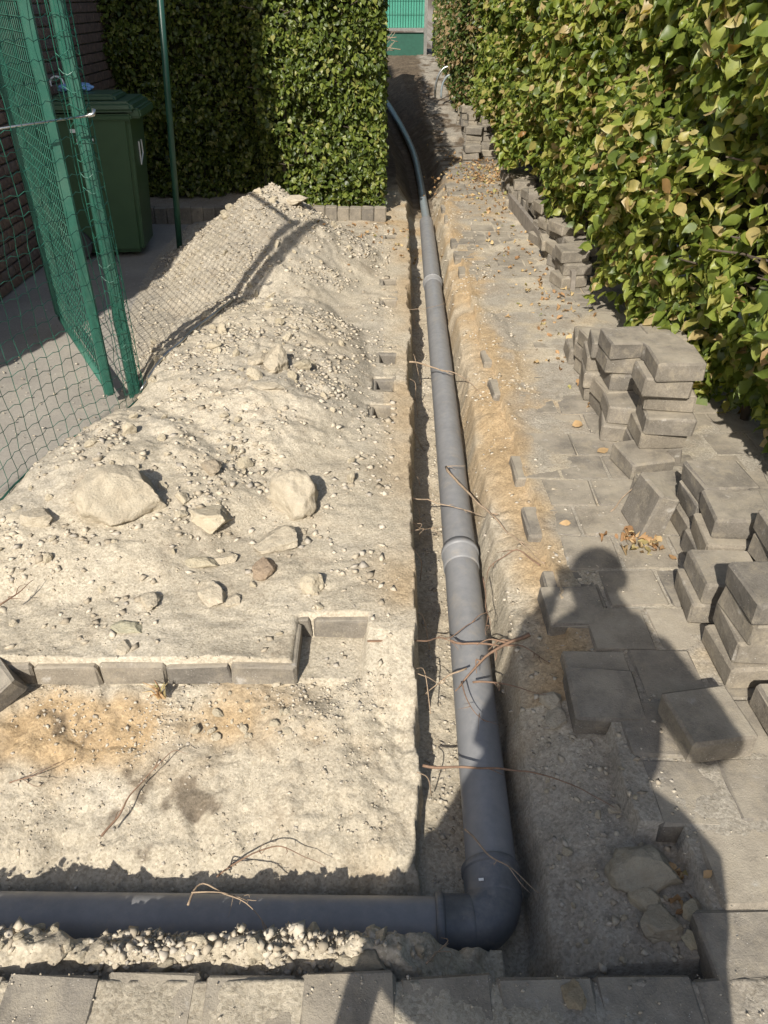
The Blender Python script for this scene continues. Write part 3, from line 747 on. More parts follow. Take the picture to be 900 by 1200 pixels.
scatter_stones(20, (.42, .64, .80, 1.3), .008, .022, "small stone on the shaded sand beside the elbow", "stones on the shaded sand")

NTH = ["first", "second", "third", "fourth", "fifth", "sixth", "seventh", "eighth", "ninth", "tenth", "eleventh", "twelfth", "thirteenth",
       "fourteenth", "fifteenth", "sixteenth", "seventeenth", "eighteenth", "nineteenth", "twentieth"]
NTH += [f"{t}-{u}" for t in ("twenty", "thirty", "forty", "fifty") for u in NTH[:9]]
LM = [(o, sh) for o, sh in ROCKS]
buck = {}
for o in SCAT:
    best = min(LM, key=lambda q: (q[0].location-o.location).length)
    d_ = o.location-best[0].location
    side = ("right of" if d_.x > 0 else "left of") if abs(d_.x) > abs(d_.y) else ("behind" if d_.y > 0 else "in front of")
    buck.setdefault((best[1], side), []).append((d_.length, o))
for (sh, side), L in buck.items():
    L.sort(key=lambda q: q[0])
    for i, (_, o) in enumerate(L):
        w_ = "nearest" if i == 0 else f"{NTH[min(i, len(NTH)-1)]} nearest"
        o['label'] = f"small pale stone, {w_} {side} the {sh}"
# fine chips: too many to count
def chips(name, pts, sizes, mat, label, flat=.55):
    base = np.array([(1, 0, 0), (-1, 0, 0), (0, 1, 0), (0, -1, 0), (0, 0, 1), (0, 0, -1)], float)
    tf = np.array([(0, 2, 4), (2, 1, 4), (1, 3, 4), (3, 0, 4), (2, 0, 5), (1, 2, 5), (3, 1, 5), (0, 3, 5)])
    n = len(pts)
    q = rng.normal(size=(n, 4)); q /= np.linalg.norm(q, axis=1)[:, None]
    w, x, y, z = q.T
    Rm = np.stack([1-2*(y*y+z*z), 2*(x*y-z*w), 2*(x*z+y*w), 2*(x*y+z*w), 1-2*(x*x+z*z), 2*(y*z-x*w), 2*(x*z-y*w), 2*(y*z+x*w), 1-2*(x*x+y*y)], -1).reshape(n, 3, 3)
    v = base[None]*rng.uniform(.5, 1.25, size=(n, 6, 1))*sizes[:, None, None]
    v = v*rng.uniform(.5, 1.2, size=(n, 1, 3))
    v = np.einsum('nij,nkj->nki', Rm, v); v[:, :, 2] *= flat
    v = v + pts[:, None, :]
    F = (tf[None] + (np.arange(n)*6)[:, None, None]).reshape(-1, 3)
    o = obj(name, mesh_np(name, v.reshape(-1, 3), F, mat)); tag(o, label, kind='stuff'); return o
def chip_pts(n, x0, x1, y0, y1, smin, smax, dens=None, power=3):
    X = rng.uniform(x0, x1, n); Y = rng.uniform(y0, y1, n)
    if dens is not None:
        k = rng.uniform(size=n) < dens(X, Y); X = X[k]; Y = Y[k]
    s = smin + (smax-smin)*rng.uniform(size=len(X))**power
    return np.stack([X, Y, terr(X, Y)+s*.1], -1), s
def dh(X, Y):
    return np.where(X > left_edge(Y)-.02, np.clip((heap(X, Y))/.06, .34, 1)*np.clip(.42+1.5*fbm(X*3.5, Y*3.5, 201, 4), .04, 1), 0)
p_, s_ = chip_pts(150000, -1.7, .05, 1.62, 6.6, .0013, .024, dh, 10)
chips("heap_gravel", p_, s_, M['chips'], "fine broken rubble and gravel strewn over the heap")
p_, s_ = chip_pts(26000, -1.2, .02, 1.05, 1.60, .0009, .010, lambda X, Y: np.clip(.25+fbm(X*5, Y*5, 205, 4), .03, 1)*np.where(Y > 1.38, 1, .45), 6)
chips("bank_gravel", p_, s_, M['chips'], "fine gravel on the sandy bank")
p_, s_ = chip_pts(5000, -1.3, .10, .765, .86, .0015, .019, lambda X, Y: np.clip(.35+1.3*fbm(X*6, Y*6, 209, 3), .03, 1)*np.clip((.10-X)*8, 0, 1), 5)
p_[:, 2] += rng.uniform(0, 1, len(p_))**1.5*.045*np.clip(1-np.abs(p_[:, 1]-.815)/.045, 0, 1)*np.clip(.6+1.5*fbm(p_[:, 0]*7, p_[:, 1]*3, 211, 3), 0, 1.3)
chips("strip_gravel", p_, s_, M['chips'], "crumbled rubble strip between pipe and near pavers")
p_, s_ = chip_pts(22000, .30, .75, .72, 8.5, .0015, .016, lambda X, Y: np.where(X > ax(Y)+.09, .7, 0)*np.clip(.4+fbm(X*6, Y*4, 213, 3), .05, 1), 4)
chips("shoulder_gravel", p_, s_, M['chips'], "fine gravel on the trench shoulder")
p_, s_ = chip_pts(9000, .08, .26, 1.0, 7.5, .0015, .014, lambda X, Y: np.where(X < ax(Y)-.02, .9, 0)*np.where(X > .1+.02*Y, 1, 0), 4)
chips("trench_gravel", p_, s_, M['chips'], "fine grit on the trench floor")
# grit lying on pavers and yard
def grit(n, x0, x1, y0, y1, smax, name, label, dens=None):
    X = rng.uniform(x0, x1, n); Y = rng.uniform(y0, y1, n)
    k = rng.uniform(size=n) < np.clip(.35+1.2*fbm(X*4, Y*4, 221, 4), .02, 1); X = X[k]; Y = Y[k]
    s = .0012 + smax*rng.uniform(size=len(X))**4
    chips(name, np.stack([X, Y, s*.25+.002], -1), s, M['chips'], label)
grit(2600, -1.2, .75, .5, .745, .0045, "paver_grit", "pale grit on the near pavers")
grit(3500, .66, 1.25, .8, 4.5, .006, "path_grit", "pale grit strewn on the paver path")
grit(2500, -2.4, -1.2, 2.3, 5.0, .009, "yard_grit", "pale grit on the concrete yard")

# ------------------------------------------------------------------ roots and twigs
def root(pts, r, label, mat='root', n=6, cat="root", wob=.011):
    W = []
    for (px, py, z) in pts: W.append(P(px, py, z))
    C = catmull(W, 6)
    sd = random.uniform(0, 99)
    C = [c + Vector((mnoise.noise(c*14+Vector((sd, 0, 0))), mnoise.noise(c*14+Vector((0, sd, 0))), mnoise.noise(c*14+Vector((0, 0, sd)))))*wob for c in C]
    m = len(C)
    mb = MB().tube(C, [r*.82*(1-.75*i/(m-1))*(1+.18*mnoise.noise(Vector((i*.9, sd, 0)))) for i in range(m)], n)
    for _ in range(random.choice((2, 3, 4)) if m > 8 else 1):
        i = random.randrange(m//4, m-1); d0 = (C[min(i+1, m-1)]-C[i]).normalized(); ln = random.uniform(.025, .075)
        e1 = C[i] + (d0*.7 + Vector((jit(.8), jit(.8), jit(.35))))*ln*.55; e2 = e1 + (d0*.5 + Vector((jit(1), jit(1), -.25)))*ln*.6
        mb.tube(catmull([C[i], e1, e2], 4), [r*.42*(1-.09*k) for k in range(9)], 5)
    o = mb.build("root", M[mat], None, True)
    return tag(o, label, cat, "roots torn across the trench")
zt = -.085
root([(432, 752, .0), (475, 751, -.03), (513, 748, -.07), (532, 743, zt), (558, 727, -.06)], .0045, "brown root crossing from the notch to the pipe")
root([(529, 750, zt), (573, 755, zt), (604, 757, -.05), (645, 775, -.03)], .005, "reddish root lying straight across the pipe below the first")
root([(622, 742, -.03), (593, 753, -.05), (557, 781, -.08), (531, 811, -.12)], .0085, "thickest forked root lying diagonally over the pipe")
root([(436, 762, -.02), (473, 778, -.05), (515, 803, -.12)], .004, "pale root hanging from the bank left of the pipe", 'twig')
root([(547, 782, zt), (520, 795, -.10), (495, 813, -.16)], .004, "thin root running from the thick root into the trench", 'twig')
root([(553, 798, zt), (584, 801, -.06), (640, 815, -.03)], .0045, "root pointing right below the thick forked root")
root([(542, 800, zt), (551, 827, -.08), (567, 843, zt)], .0028, "hair root hanging down on the pipe under the thick root")
root([(480, 425, -.02), (510, 430, -.06), (547, 445, -.05), (590, 490, -.04)], .006, "pale root bridging the trench high up the pipe", 'twig')
root([(522, 547, -.08), (547, 577, -.06), (580, 607, -.04), (613, 640, -.02), (638, 662, -.01)], .007, "long pale root slanting from mid pipe down to the path", 'twig')
root([(520, 548, zt), (545, 546, -.07)], .003, "short twig tip above the long slanting root", 'twig')
root([(475, 580, -.02), (513, 590, -.08), (540, 595, zt), (556, 603, -.08)], .004, "pale root over the pipe above the middle joint", 'twig')
root([(478, 606, -.03), (492, 618, -.1), (511, 620, -.15)], .0035, "thin rootlet in the trench left of the middle joint", 'twig')
root([(460, 622, .0), (492, 623, -.06)], .005, "short stubby root out of the left wall by the middle joint", 'twig')
root([(633, 662, -.01), (606, 645, -.03), (580, 660, -.05), (567, 684, -.05)], .004, "reddish rootlet looping right of the middle joint")
root([(567, 676, -.05), (571, 710, -.05), (569, 745, -.06)], .0035, "rootlet running down the pipe's right side")
root([(497, 896, -.10), (545, 897, zt), (590, 902, -.08), (645, 910, -.06), (720, 945, -.04)], .005, "long dark root crossing the pipe inside the shadow")
root([(542, 972, -.09), (575, 1000, -.08), (600, 1020, -.08), (628, 1048, -.12)], .0032, "thin pale root lying over the elbow", 'twig')
root([(255, 1025, -.17), (311, 996, -.14), (345, 1000, -.14), (383, 1018, -.16)], .0028, "thin root arched on the lit bank above the pipe")
root([(222, 1060, -.08), (239, 1037, -.09), (289, 1059, -.075), (312, 1087, -.08)], .0032, "pale twig bent over the near pipe", 'twig', cat="twig")
root([(225, 1046, -.08), (262, 1046, -.08), (290, 1056, -.08)], .0022, "finer twig behind the bent pale twig", 'twig', cat="twig")
root([(497, 1133, -.03), (512, 1115, -.05), (526, 1104, -.07)], .003, "short pale splinter lying before the elbow", 'twig', cat="twig")
root([(117, 981, -.14), (140, 950, -.12), (167, 914, -.11), (180, 900, -.10)], .004, "dark root sunk in the bank left of the dirt patch")
root([(10, 920, -.11), (40, 908, -.10), (68, 895, -.10)], .0025, "hair root on the bank at far left")
root([(0, 707, .09), (20, 694, .09), (38, 680, .09)], .004, "dark root poking from the rubble at left", cat="root")
root([(585, 478, -.03), (610, 470, -.02), (600, 500, -.03), (622, 520, -.02)], .003, "brown rootlet curled on the sandy shoulder")
root([(563, 330, -.03), (560, 420, -.05), (566, 470, -.05)], .0025, "rootlet hanging beside the pipe's far part")
root([(455, 345, .0), (480, 362, -.04), (512, 358, -.08), (528, 350, -.07)], .003, "thin root over the trench near the far joint", 'twig')
root([(470, 285, .0), (478, 330, -.1), (482, 372, -.18)], .003, "dark rootlet hanging in the trench near the far joint")
for i in range(14):
    y = 1.3 + i*.3 + jit(.1); x = .06+.02*y
    a = Vector((x, y, -.04-random.random()*.05)); q = [a, a+Vector((.03, jit(.05), -.04)), a+Vector((.05+jit(.02), jit(.09), -.12-random.random()*.05))]
    o = MB().tube(catmull(q, 4), .0018, 5).build("rootlet", M['twig'], None, True); tag(o, f"fine pale rootlet on the left trench wall, {NTH[i]} from the elbow", "root", "rootlets on the trench wall")
root([(715, 660-60, .0), (735, 580, .03), (757, 562, .09), (770, 575, .1)], .003, "dry stem arched against the low paver before the tall stack", 'twig', cat="twig")

# ------------------------------------------------------------------ leaves: one template
def leaf_template(w=.68, curl=.25, fold=.32):
    # unit length along +y, normal +z
    v = [(0, 0, 0), (0, .28, .03), (0, .58, .02), (0, .84, -curl*.4), (0, 1, -curl),
         (-w*.30, .16, fold*.25), (-w*.48, .40, fold*.34), (-w*.36, .70, fold*.22), (-w*.12, .90, fold*.02),
         (w*.30, .16, fold*.25), (w*.48, .40, fold*.34), (w*.36, .70, fold*.22), (w*.12, .90, fold*.02)]
    f = [(0, 1, 5), (1, 6, 5), (1, 2, 6), (2, 7, 6), (2, 3, 7), (3, 8, 7), (3, 4, 8),
         (0, 9, 1), (1, 9, 10), (1, 10, 2), (2, 10, 11), (2, 11, 3), (3, 11, 12), (3, 12, 4)]
    return np.array(v, float), np.array(f)
LV, LF = leaf_template()
def frames(nrm, axis):
    nrm = nrm/np.linalg.norm(nrm, axis=1)[:, None]
    y = axis - nrm*(axis*nrm).sum(1)[:, None]; y /= np.linalg.norm(y, axis=1)[:, None]+1e-9
    x = np.cross(y, nrm); return x, y, nrm
def leaves_mesh(name, pos, nrm, axis, size, mat, jig=.10):
    n = len(pos); x, y, z = frames(nrm, axis)
    lv = LV[None]*np.ones((n, 1, 1)) + rng.normal(scale=jig*.40, size=(n, len(LV), 3))*np.array([.45, .35, 1.3])
    asp = rng.uniform(.8, 1.2, (n, 1)); cz = rng.normal(1, .8, (n, 1))
    V = pos[:, None, :] + size[:, None, None]*((lv[:, :, 0]*asp)[:, :, None]*x[:, None] + lv[:, :, 1][:, :, None]*y[:, None] + (lv[:, :, 2]*cz)[:, :, None]*z[:, None])
    F = (LF[None] + (np.arange(n)*len(LV))[:, None, None]).reshape(-1, 3)
    return mesh_np(name, V.reshape(-1, 3), F, mat, True)
LEAF_ONE = {}
def leaf_objects(pos, nrm, axis, size, parent, matkey):
    x, y, z = frames(nrm, axis)
    if matkey not in LEAF_ONE:
        L = []
        for s in range(5):
            lv = LV + rng.normal(scale=.04, size=LV.shape)*np.array([.4, .3, 1.2]); lv[:, 2] *= (0.6, 1.2, 1.8, -.6, .9)[s]
            L.append(mesh_np("leaf", lv, LF, M[matkey], True))
        LEAF_ONE[matkey] = L
    for i in range(len(pos)):
        o = bpy.data.objects.new("leaf", LEAF_ONE[matkey][i % 5])
        s = size[i]
        mt = Matrix(((x[i][0]*s, y[i][0]*s, z[i][0]*s, pos[i][0]), (x[i][1]*s, y[i][1]*s, z[i][1]*s, pos[i][1]), (x[i][2]*s, y[i][2]*s, z[i][2]*s, pos[i][2]), (0, 0, 0, 1)))
        link(o, parent); o.matrix_world = mt

def proj(pos):
    d = pos - np.array([0, 0, CAM_H]); dep = d[:, 1]*CP - d[:, 2]*SP; upc = d[:, 1]*SP + d[:, 2]*CP
    return 450 + FPX*d[:, 0]/dep, 600 - FPX*upc/dep, dep

def hedge(name, label, n, sample, size, matkey, onekey, core, outward, sing=300):
    """sample(n) -> pos, depth behind the face; outward (3,)"""
    H = empty(name); tag(H, label, "hedge")
    pos, dep_in = sample(n)
    m = len(pos)
    out = np.array(outward, float)
    nrm = out[None]*.7 + np.array([0, 0, .75])[None] + np.array([-.1, -.3, .2])[None] + rng.normal(scale=.85, size=(m, 3))
    axis = out[None]*.5 + np.array([0, 0, -.75])[None] + rng.normal(scale=.65, size=(m, 3))
    sz = size[0] + (size[1]-size[0])*rng.uniform(size=m)**1.3
    px, py, dp = proj(pos)
    vis = (dep_in < .06) & (px > 0) & (px < 900) & (py > 0) & (py < 1200) & (dp > .3)
    score = np.where(vis, sz/np.maximum(dp, .3), 0)
    idx = np.argsort(-score)[:sing] if onekey else np.array([], int)
    idx = idx[score[idx] > 0] if len(idx) else idx
    mask = np.ones(m, bool); mask[idx] = False
    if len(idx): leaf_objects(pos[idx], nrm[idx], axis[idx], sz[idx], H, onekey)
    o = obj("foliage", leaves_mesh("foliage", pos[mask], nrm[mask], axis[mask], sz[mask], M[matkey]), H); tag(o, kind='stuff')
    core(H)
    return H

# near beech hedge on the right: lumpy face running along Y
def face_near(Y, Z):
    base = lin(Z, [0, .25, .6, 1.1, 1.7, 2.3], [1.50, 1.36, 1.24, 1.20, 1.22, 1.32])
    base = base + lin(Y, [0, 2.2, 2.9, 3.8, 5.2, 9, 11], [.26, .20, .10, -.03, -.03, .0, .0])
    return base + .26*fbm(Y*1.7, Z*1.9, 301, 4) - .03*sstep(4.4, 5, Y)
def low_near(Y):
    return lin(Y, [0, 2.3, 2.9, 3.8, 4.4, 5, 8, 11], [.02, .02, .05, .10, .05, .33, .36, .15])
def samp_near(n):
    u = rng.uniform(size=n)
    Y = .9 + 10.1*u**1.25
    Z = rng.uniform(0, 2.25, n)
    d = rng.exponential(.07, n) - .03
    gaps = fbm(Y*4.5, Z*4.5, 311, 4)
    d = d + np.where(gaps < -.06, .10+rng.exponential(.10, n), 0)
    k = (Z > low_near(Y) + .08*fbm(Y*6, Y*0, 305, 3)) & (d < .42)
    Y, Z, d = Y[k], Z[k], d[k]
    X = face_near(Y, Z) + d
    return np.stack([X, Y, Z], -1), d
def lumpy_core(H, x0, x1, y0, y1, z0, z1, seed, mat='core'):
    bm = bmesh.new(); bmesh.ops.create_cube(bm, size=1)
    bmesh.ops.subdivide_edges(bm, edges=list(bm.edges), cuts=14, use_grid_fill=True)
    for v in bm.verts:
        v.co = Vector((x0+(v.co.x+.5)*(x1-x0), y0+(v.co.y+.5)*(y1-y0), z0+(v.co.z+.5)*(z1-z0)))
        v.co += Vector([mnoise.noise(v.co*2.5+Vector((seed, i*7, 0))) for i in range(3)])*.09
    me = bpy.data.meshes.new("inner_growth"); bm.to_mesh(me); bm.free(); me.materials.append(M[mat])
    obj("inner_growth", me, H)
def stems(H, n, sx, y0, y1, top=2.0, along='y'):
    for i in range(n):
        t = y0+(y1-y0)*(i+.5+jit(.3))/n
        b0 = Vector((sx+jit(.05), t, 0)) if along == 'y' else Vector((t, sx+jit(.05), 0))
        pts = [b0, b0+Vector((jit(.06), jit(.06), .5)), b0+Vector((jit(.12), jit(.12), 1.1)), b0+Vector((jit(.2), jit(.2), top))]
        mb = MB(); mb.tube(catmull(pts, 4), [.022*(1-.05*k) for k in range(13)], 6)
        for k in range(7):
            z = random.uniform(.25, top-.3); a = b0+Vector((0, 0, z)); a.x += jit(.06)
            e = a + (Vector((-.22-random.random()*.15, jit(.2), .12)) if along == 'y' else Vector((jit(.2), -.2-random.random()*.1, .12)))
            mb.tube([a, a.lerp(e, .5)+Vector((0, 0, .03)), e], [.008, .006, .003], 5)
        mb.build("stem", M['bark'], H, True)
def core_near(H):
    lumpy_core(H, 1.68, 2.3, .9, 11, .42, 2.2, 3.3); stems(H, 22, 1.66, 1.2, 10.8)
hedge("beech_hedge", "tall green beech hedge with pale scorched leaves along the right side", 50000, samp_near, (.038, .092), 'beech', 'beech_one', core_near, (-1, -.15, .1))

# farther hedge piece with dry leaves
def samp_far(n):
    Y = rng.uniform(11.2, 15.6, n); Z = rng.uniform(.25, 2.2, n); d = rng.exponential(.06, n)-.02
    front = rng.uniform(size=n) < .25
    Xf = lin(Z, [0, .5, 1.2, 2.2], [1.12, 1.0, .92, .98]) + .1*fbm(Y*2, Z*2, 331, 3)
    X = Xf + d
    X = np.where(front, Xf + rng.uniform(0, .6, n), X); Y = np.where(front, 11.2+.1*fbm(X*3, Z*3, 335, 3)+d, Y)
    return np.stack([X, Y, Z], -1), d
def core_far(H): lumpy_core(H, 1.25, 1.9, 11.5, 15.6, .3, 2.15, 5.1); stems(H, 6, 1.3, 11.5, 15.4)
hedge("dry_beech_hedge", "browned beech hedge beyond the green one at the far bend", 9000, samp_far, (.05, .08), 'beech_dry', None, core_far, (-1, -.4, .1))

# clipped hedge across the back left
HY = 7.02
def samp_left(n):
    m = int(n*.72)
    X = rng.uniform(-2.7, .0, m); Z = rng.uniform(.02, 2.25, m); d = rng.exponential(.04, m)-.015
    g2 = fbm(X*5, Z*5, 347, 3); d = d + np.where(g2 < -.15, .05+rng.exponential(.05, m), 0)
    Y = HY + .17*fbm(X*2.0, Z*2.6, 341, 4) + d + .75*sstep(-1.0, -1.08, X)
    n2 = n-m
    Y2 = rng.uniform(HY, 12.2, n2); Z2 = rng.uniform(.1, 2.25, n2); d2 = rng.exponential(.04, n2)-.015
    X2 = .0 + .06*fbm(Y2*2.2, Z2*2.2, 345, 4) - d2 - .03
    return np.concatenate([np.stack([X, Y, Z], -1), np.stack([X2, Y2, Z2], -1)]), np.concatenate([d, d2])
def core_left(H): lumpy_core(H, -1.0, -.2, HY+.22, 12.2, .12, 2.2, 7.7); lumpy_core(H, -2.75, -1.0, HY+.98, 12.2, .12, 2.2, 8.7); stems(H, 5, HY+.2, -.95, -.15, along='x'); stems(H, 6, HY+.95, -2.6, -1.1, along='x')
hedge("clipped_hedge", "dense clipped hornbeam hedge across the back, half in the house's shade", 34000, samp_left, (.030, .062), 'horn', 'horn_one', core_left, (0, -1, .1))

# low edging of upright pavers under the back hedge
edg = tag(empty("hedge_edging", (0, 6.74, 0)), "low edging of upright pavers under the clipped hedge", "edging")
edm = paver_mesh(77, sx=.10, sy=.08, sz=.15)
for k in range(24):
    obj("edging_block", edm, edg, (-2.38+k*.102, .0+jit(.006), .055+jit(.005)), (jit(.02), jit(.02), jit(.03)))

# ------------------------------------------------------------------ fallen leaves
def litter(name, label, n, cx_, cy_, sx_, sy_, size=(.02, .045), zf=None):
    X = rng.normal(cx_, sx_, n); Y = rng.normal(cy_, sy_, n)
    Z = np.maximum(terr(X, Y), zf if zf is not None else -9)+.006
    nrm = np.array([0, 0, 1])[None] + rng.normal(scale=.45, size=(n, 3)); axis = rng.normal(size=(n, 3))
    s = rng.uniform(size[0], size[1], n)
    o = obj(name, leaves_mesh(name, np.stack([X, Y, Z], -1), nrm, axis, s, M['litter'], .25)); tag(o, label, kind='stuff')
q = P(585, 205); litter("fallen_leaves", "drift of brown fallen leaves on the far path", 900, q.x-.12, q.y-.2, .24, .75, zf=-.01)
q = P(640, 250); litter("path_leaves", "dry leaves scattered along the path by the hedge", 220, 1.05, 5.2, .16, 1.3, zf=.004)
q = P(758, 636); litter("paver_leaves", "small heap of dry leaves against the leaning paver", 40, q.x-.03, q.y, .05, .03, zf=.005)
litter("sand_leaves", "dry leaves scattered on the far sand", 90, .0, 6.3, .25, .4)
q = P(810, 1010); litter("gap_leaves", "dry leaves in the gap of the missing paver", 14, q.x-.02, q.y-.02, .025, .03)
for (px, py, lb) in ((708, 530, "single dry orange leaf lying on the sunny path"), (686, 386, "single curled leaf on the path below the near hedge"), (678, 500, "single pale leaf on the path left of the tall stack")):
    q = P(px, py, .006); nrm = np.array([[.1, -.2, 1]]); axis = np.array([[1, .4, 0.]])
    o = obj("fallen_leaf", leaves_mesh("fallen_leaf", np.array([[q.x-.03, q.y, .01]]), nrm, axis, np.array([.06]), M['litter'], .15)); tag(o, lb, "leaf")
# dry tuft on the bank
tf_ = P(190, 815, -.06); mb = MB()
for k in range(16):
    a = random.uniform(0, 6.28); r_ = random.uniform(.02, .055)
    e = tf_ + Vector((math.cos(a)*r_, math.sin(a)*r_*.6, random.uniform(.015, .045)))
    mb.tube([tf_+Vector((jit(.012), jit(.01), -.005)), tf_.lerp(e, .5)+Vector((0, 0, .012)), e], [.003, .0025, .0008], 4)
o = mb.build("dry_grass_tuft", M['litter'], None); tag(o, "dry grass tuft on the ochre bank below the pavers", "grass tuft")

# ------------------------------------------------------------------ gate, posts and wire fence at left
G0 = Vector((-1.28, 3.28, 0)); G1 = Vector((-1.84, 4.24, 0)); GH = 2.0
gate = tag(empty("gate_leaf", G0), "green mesh gate leaf swung back, seen almost edge-on", "gate")
gd = (G1-G0); gl = gd.length; gate.rotation_euler = (0, 0, math.atan2(gd.y, gd.x))
def post_mesh(w, h, z0=0.02, bev=.008):
    bm = bmesh.new(); bmesh.ops.create_cube(bm, size=1)
    for v in bm.verts: v.co = Vector((v.co.x*w, v.co.y*w, z0+(v.co.z+.5)*h))
    bmesh.ops.bevel(bm, geom=list(bm.edges), offset=bev, segments=2, affect='EDGES')
    me = bpy.data.meshes.new("stile"); bm.to_mesh(me); bm.free(); me.materials.append(M['green']); return me
obj("stile", post_mesh(.044, GH, .05), gate, (0, 0, 0)); obj("stile", post_mesh(.045, GH-.04, .09), gate, (gl, 0, 0))
for z in (.08, GH-.01):
    MB().tube([(.03, 0, z), (gl-.02, 0, z)], .018, 10).build("rail", M['green'], gate, True)
mb = MB()
for k in range(1, int(gl/.05)): mb.tube([(k*.05, 0.0, .09), (k*.05, 0.0, GH)], .0022, 4, False)
for k in range(1, 39): mb.tube([(.03, .003, .08+k*.05), (gl-.02, .003, .08+k*.05)], .0022, 4, False)
mb.build("wire_infill", M['green'], gate)
post = obj("gate_post", post_mesh(.05, 2.15, -.05)); post.location = (-1.185, 3.34, 0); post.rotation_euler = (0, 0, R(28)); post.data.name = "gate_post"
tag(post, "square green gate post right of the gate leaf", "post")
MB().box((0, 0, 2.105), (.066, .066, .012)).build("post_cap", M['green'], post)
cp = P(100, 172, 1.17)
mb = MB(); A = Vector((-1.62, 2.95, 1.17)); B = Vector((-1.13, 3.27, 1.215)); mb.tube([A, A.lerp(B, .5)+Vector((0, 0, .004)), B], .004, 8)
mb.tube([B, B+Vector((.02, .01, .004)), B+Vector((.022, .02, .02))], .008, 8)
o = mb.build("latch_rod", M['galv'], None, True); tag(o, "thin bright tie rod from the wire fence to the gate post", "rod")
# rolled wire mesh clinging to the gate post
mb = MB()
for k in range(34):
    z = .04+k*.06; ring = [Vector((-1.185+.044*math.cos(t), 3.34+.044*math.sin(t), z+.012*math.sin(3*t+k))) for t in np.linspace(-2.4, 1.2, 9)]
    mb.tube(ring, .0017, 4, False)
for t in np.linspace(-2.4, 1.2, 5):
    mb.tube([Vector((-1.185+.044*math.cos(t), 3.34+.044*math.sin(t), z)) for z in (.03, .7, 1.4, 2.1)], .0017, 4, False)
o = mb.build("wire_wrap", M['wire']); tag(o, "end of the wire mesh wrapped round the green gate post", "wire mesh")

# wire fence: wavy welded mesh following the heap's rim
fence = tag(empty("wire_fence", (-1.2, 3.2, 0)), "sagging green wire mesh fence in front of the gate", "fence")
FP = catmull([(-1.125, 3.30, 0), (-1.15, 3.18, 0), (-1.22, 2.92, 0), (-1.34, 2.55, 0), (-1.50, 2.15, 0), (-1.75, 1.7, 0)], 12)
L0 = [0.0]
for i in range(1, len(FP)): L0.append(L0[-1]+(FP[i]-FP[i-1]).length)
def fpt(s, z):
    i = min(max(np.searchsorted(L0, s)-1, 0), len(FP)-2); t = (s-L0[i])/(L0[i+1]-L0[i])
    p = FP[i].lerp(FP[i+1], t)
    bul = .025*mnoise.noise(Vector((s*2.1, z*2.3, 0))) + .012*mnoise.noise(Vector((s*8, z*8, 3)))
    lean = -.03*z
    g = tz(p.x, p.y)
    return Vector((p.x+lean+bul - .0, p.y+bul*.5, max(g, 0)*max(0, 1-z/.5) + z + .01*mnoise.noise(Vector((s*9, z*6, 7)))))
mb = MB(); Ltot = L0[-1]; ns = int(Ltot/.062); nz_ = 30
for a in range(ns+1):
    mb.tube([fpt(a*.062, z) - Vector((1.2*-1, 3.2, 0)) if False else fpt(a*.062, z)-Vector((-1.2, 3.2, 0)) for z in np.linspace(.0, 1.9, 30)], .0014, 4, False)
for b_ in range(nz_+1):
    z = b_*.064
    pts = []
    for a in range(ns*2+1):
        p = fpt(a*.031, z)-Vector((-1.2, 3.2, 0)); p.z += (.004 if a % 2 else -.004); pts.append(p)
    mb.tube(pts, .0014, 4, False)
mb.build("wire_mesh", M['wire'], fence)
mb = MB(); mb.tube([fpt(s, .0)-Vector((-1.2, 3.2, -.012)) for s in np.linspace(0, Ltot, 40)], .004, 6, False)
mb.build("bottom_wire", M['wire'], fence)
# loose cable lying on the heap from the fence foot
C = [(-1.13, 3.27), (-1.06, 3.42), (-1.0, 3.62), (-.98, 3.8), (-.9, 4.05), (-.86, 4.3)]
o = MB().tube(catmull([(x, y, tz(x, y)+.012) for x, y in C], 6), .006, 6).build("cable", M['galv'], None, True); tag(o, "loose grey cable lying on the heap by the gate post", "cable")
# slim round post in the shade
b0 = Vector((-1.47, 5.62, 0)); t0 = b0 + Vector((.145, .0, 2.1))
o = MB().tube([b0, t0], .021, 14).build("slim_post", M['paint_post'], None, True); tag(o, "slim round dark green post between the bin and the heap", "post")
MB().tube([t0, t0+Vector((.001, 0, .02))], .024, 14).build("post_cap", M['paint_post'], o, True)

# ------------------------------------------------------------------ wheelie bin
bin_ = tag(empty("wheelie_bin", (-1.99, 5.9, 0), R(4)), "dark green wheelie bin standing in the house's shade", "bin")
def frustum(name, bot, top, z0, z1, mat, parent, bev=.02, x_off=0):
    bm = bmesh.new(); vs = []
    for (hx_, hy_), z, xo in ((bot, z0, 0), (top, z1, x_off)):
        for sx_, sy_ in ((-1, -1), (1, -1), (1, 1), (-1, 1)): vs.append(bm.verts.new((sx_*hx_+xo, sy_*hy_, z)))
    for f in ((3, 2, 1, 0), (4, 5, 6, 7), (0, 1, 5, 4), (1, 2, 6, 5), (2, 3, 7, 6), (3, 0, 4, 7)): bm.faces.new([vs[i] for i in f])
    bmesh.ops.bevel(bm, geom=list(bm.edges), offset=bev, segments=3, affect='EDGES')
    me = bpy.data.meshes.new(name); bm.to_mesh(me); bm.free(); me.materials.append(mat); return obj(name, me, parent)
body = frustum("body", (.225, .195), (.285, .245), .03, .93, M['bin'], bin_, .03)
frustum("rim", (.30, .262), (.305, .265), .90, .945, M['bin'], bin_, .012)
lid = frustum("lid", (.335, .285), (.31, .262), .955, 1.015, M['bin'], bin_, .02, .0)
frustum("lid_panel", (.215, .19), (.19, .165), 1.008, 1.05, M['bin'], lid, .015)
frustum("lid_lip", (.05, .24), (.045, .235), .915, .975, M['bin'], lid, .012).location = (.315, 0, 0)
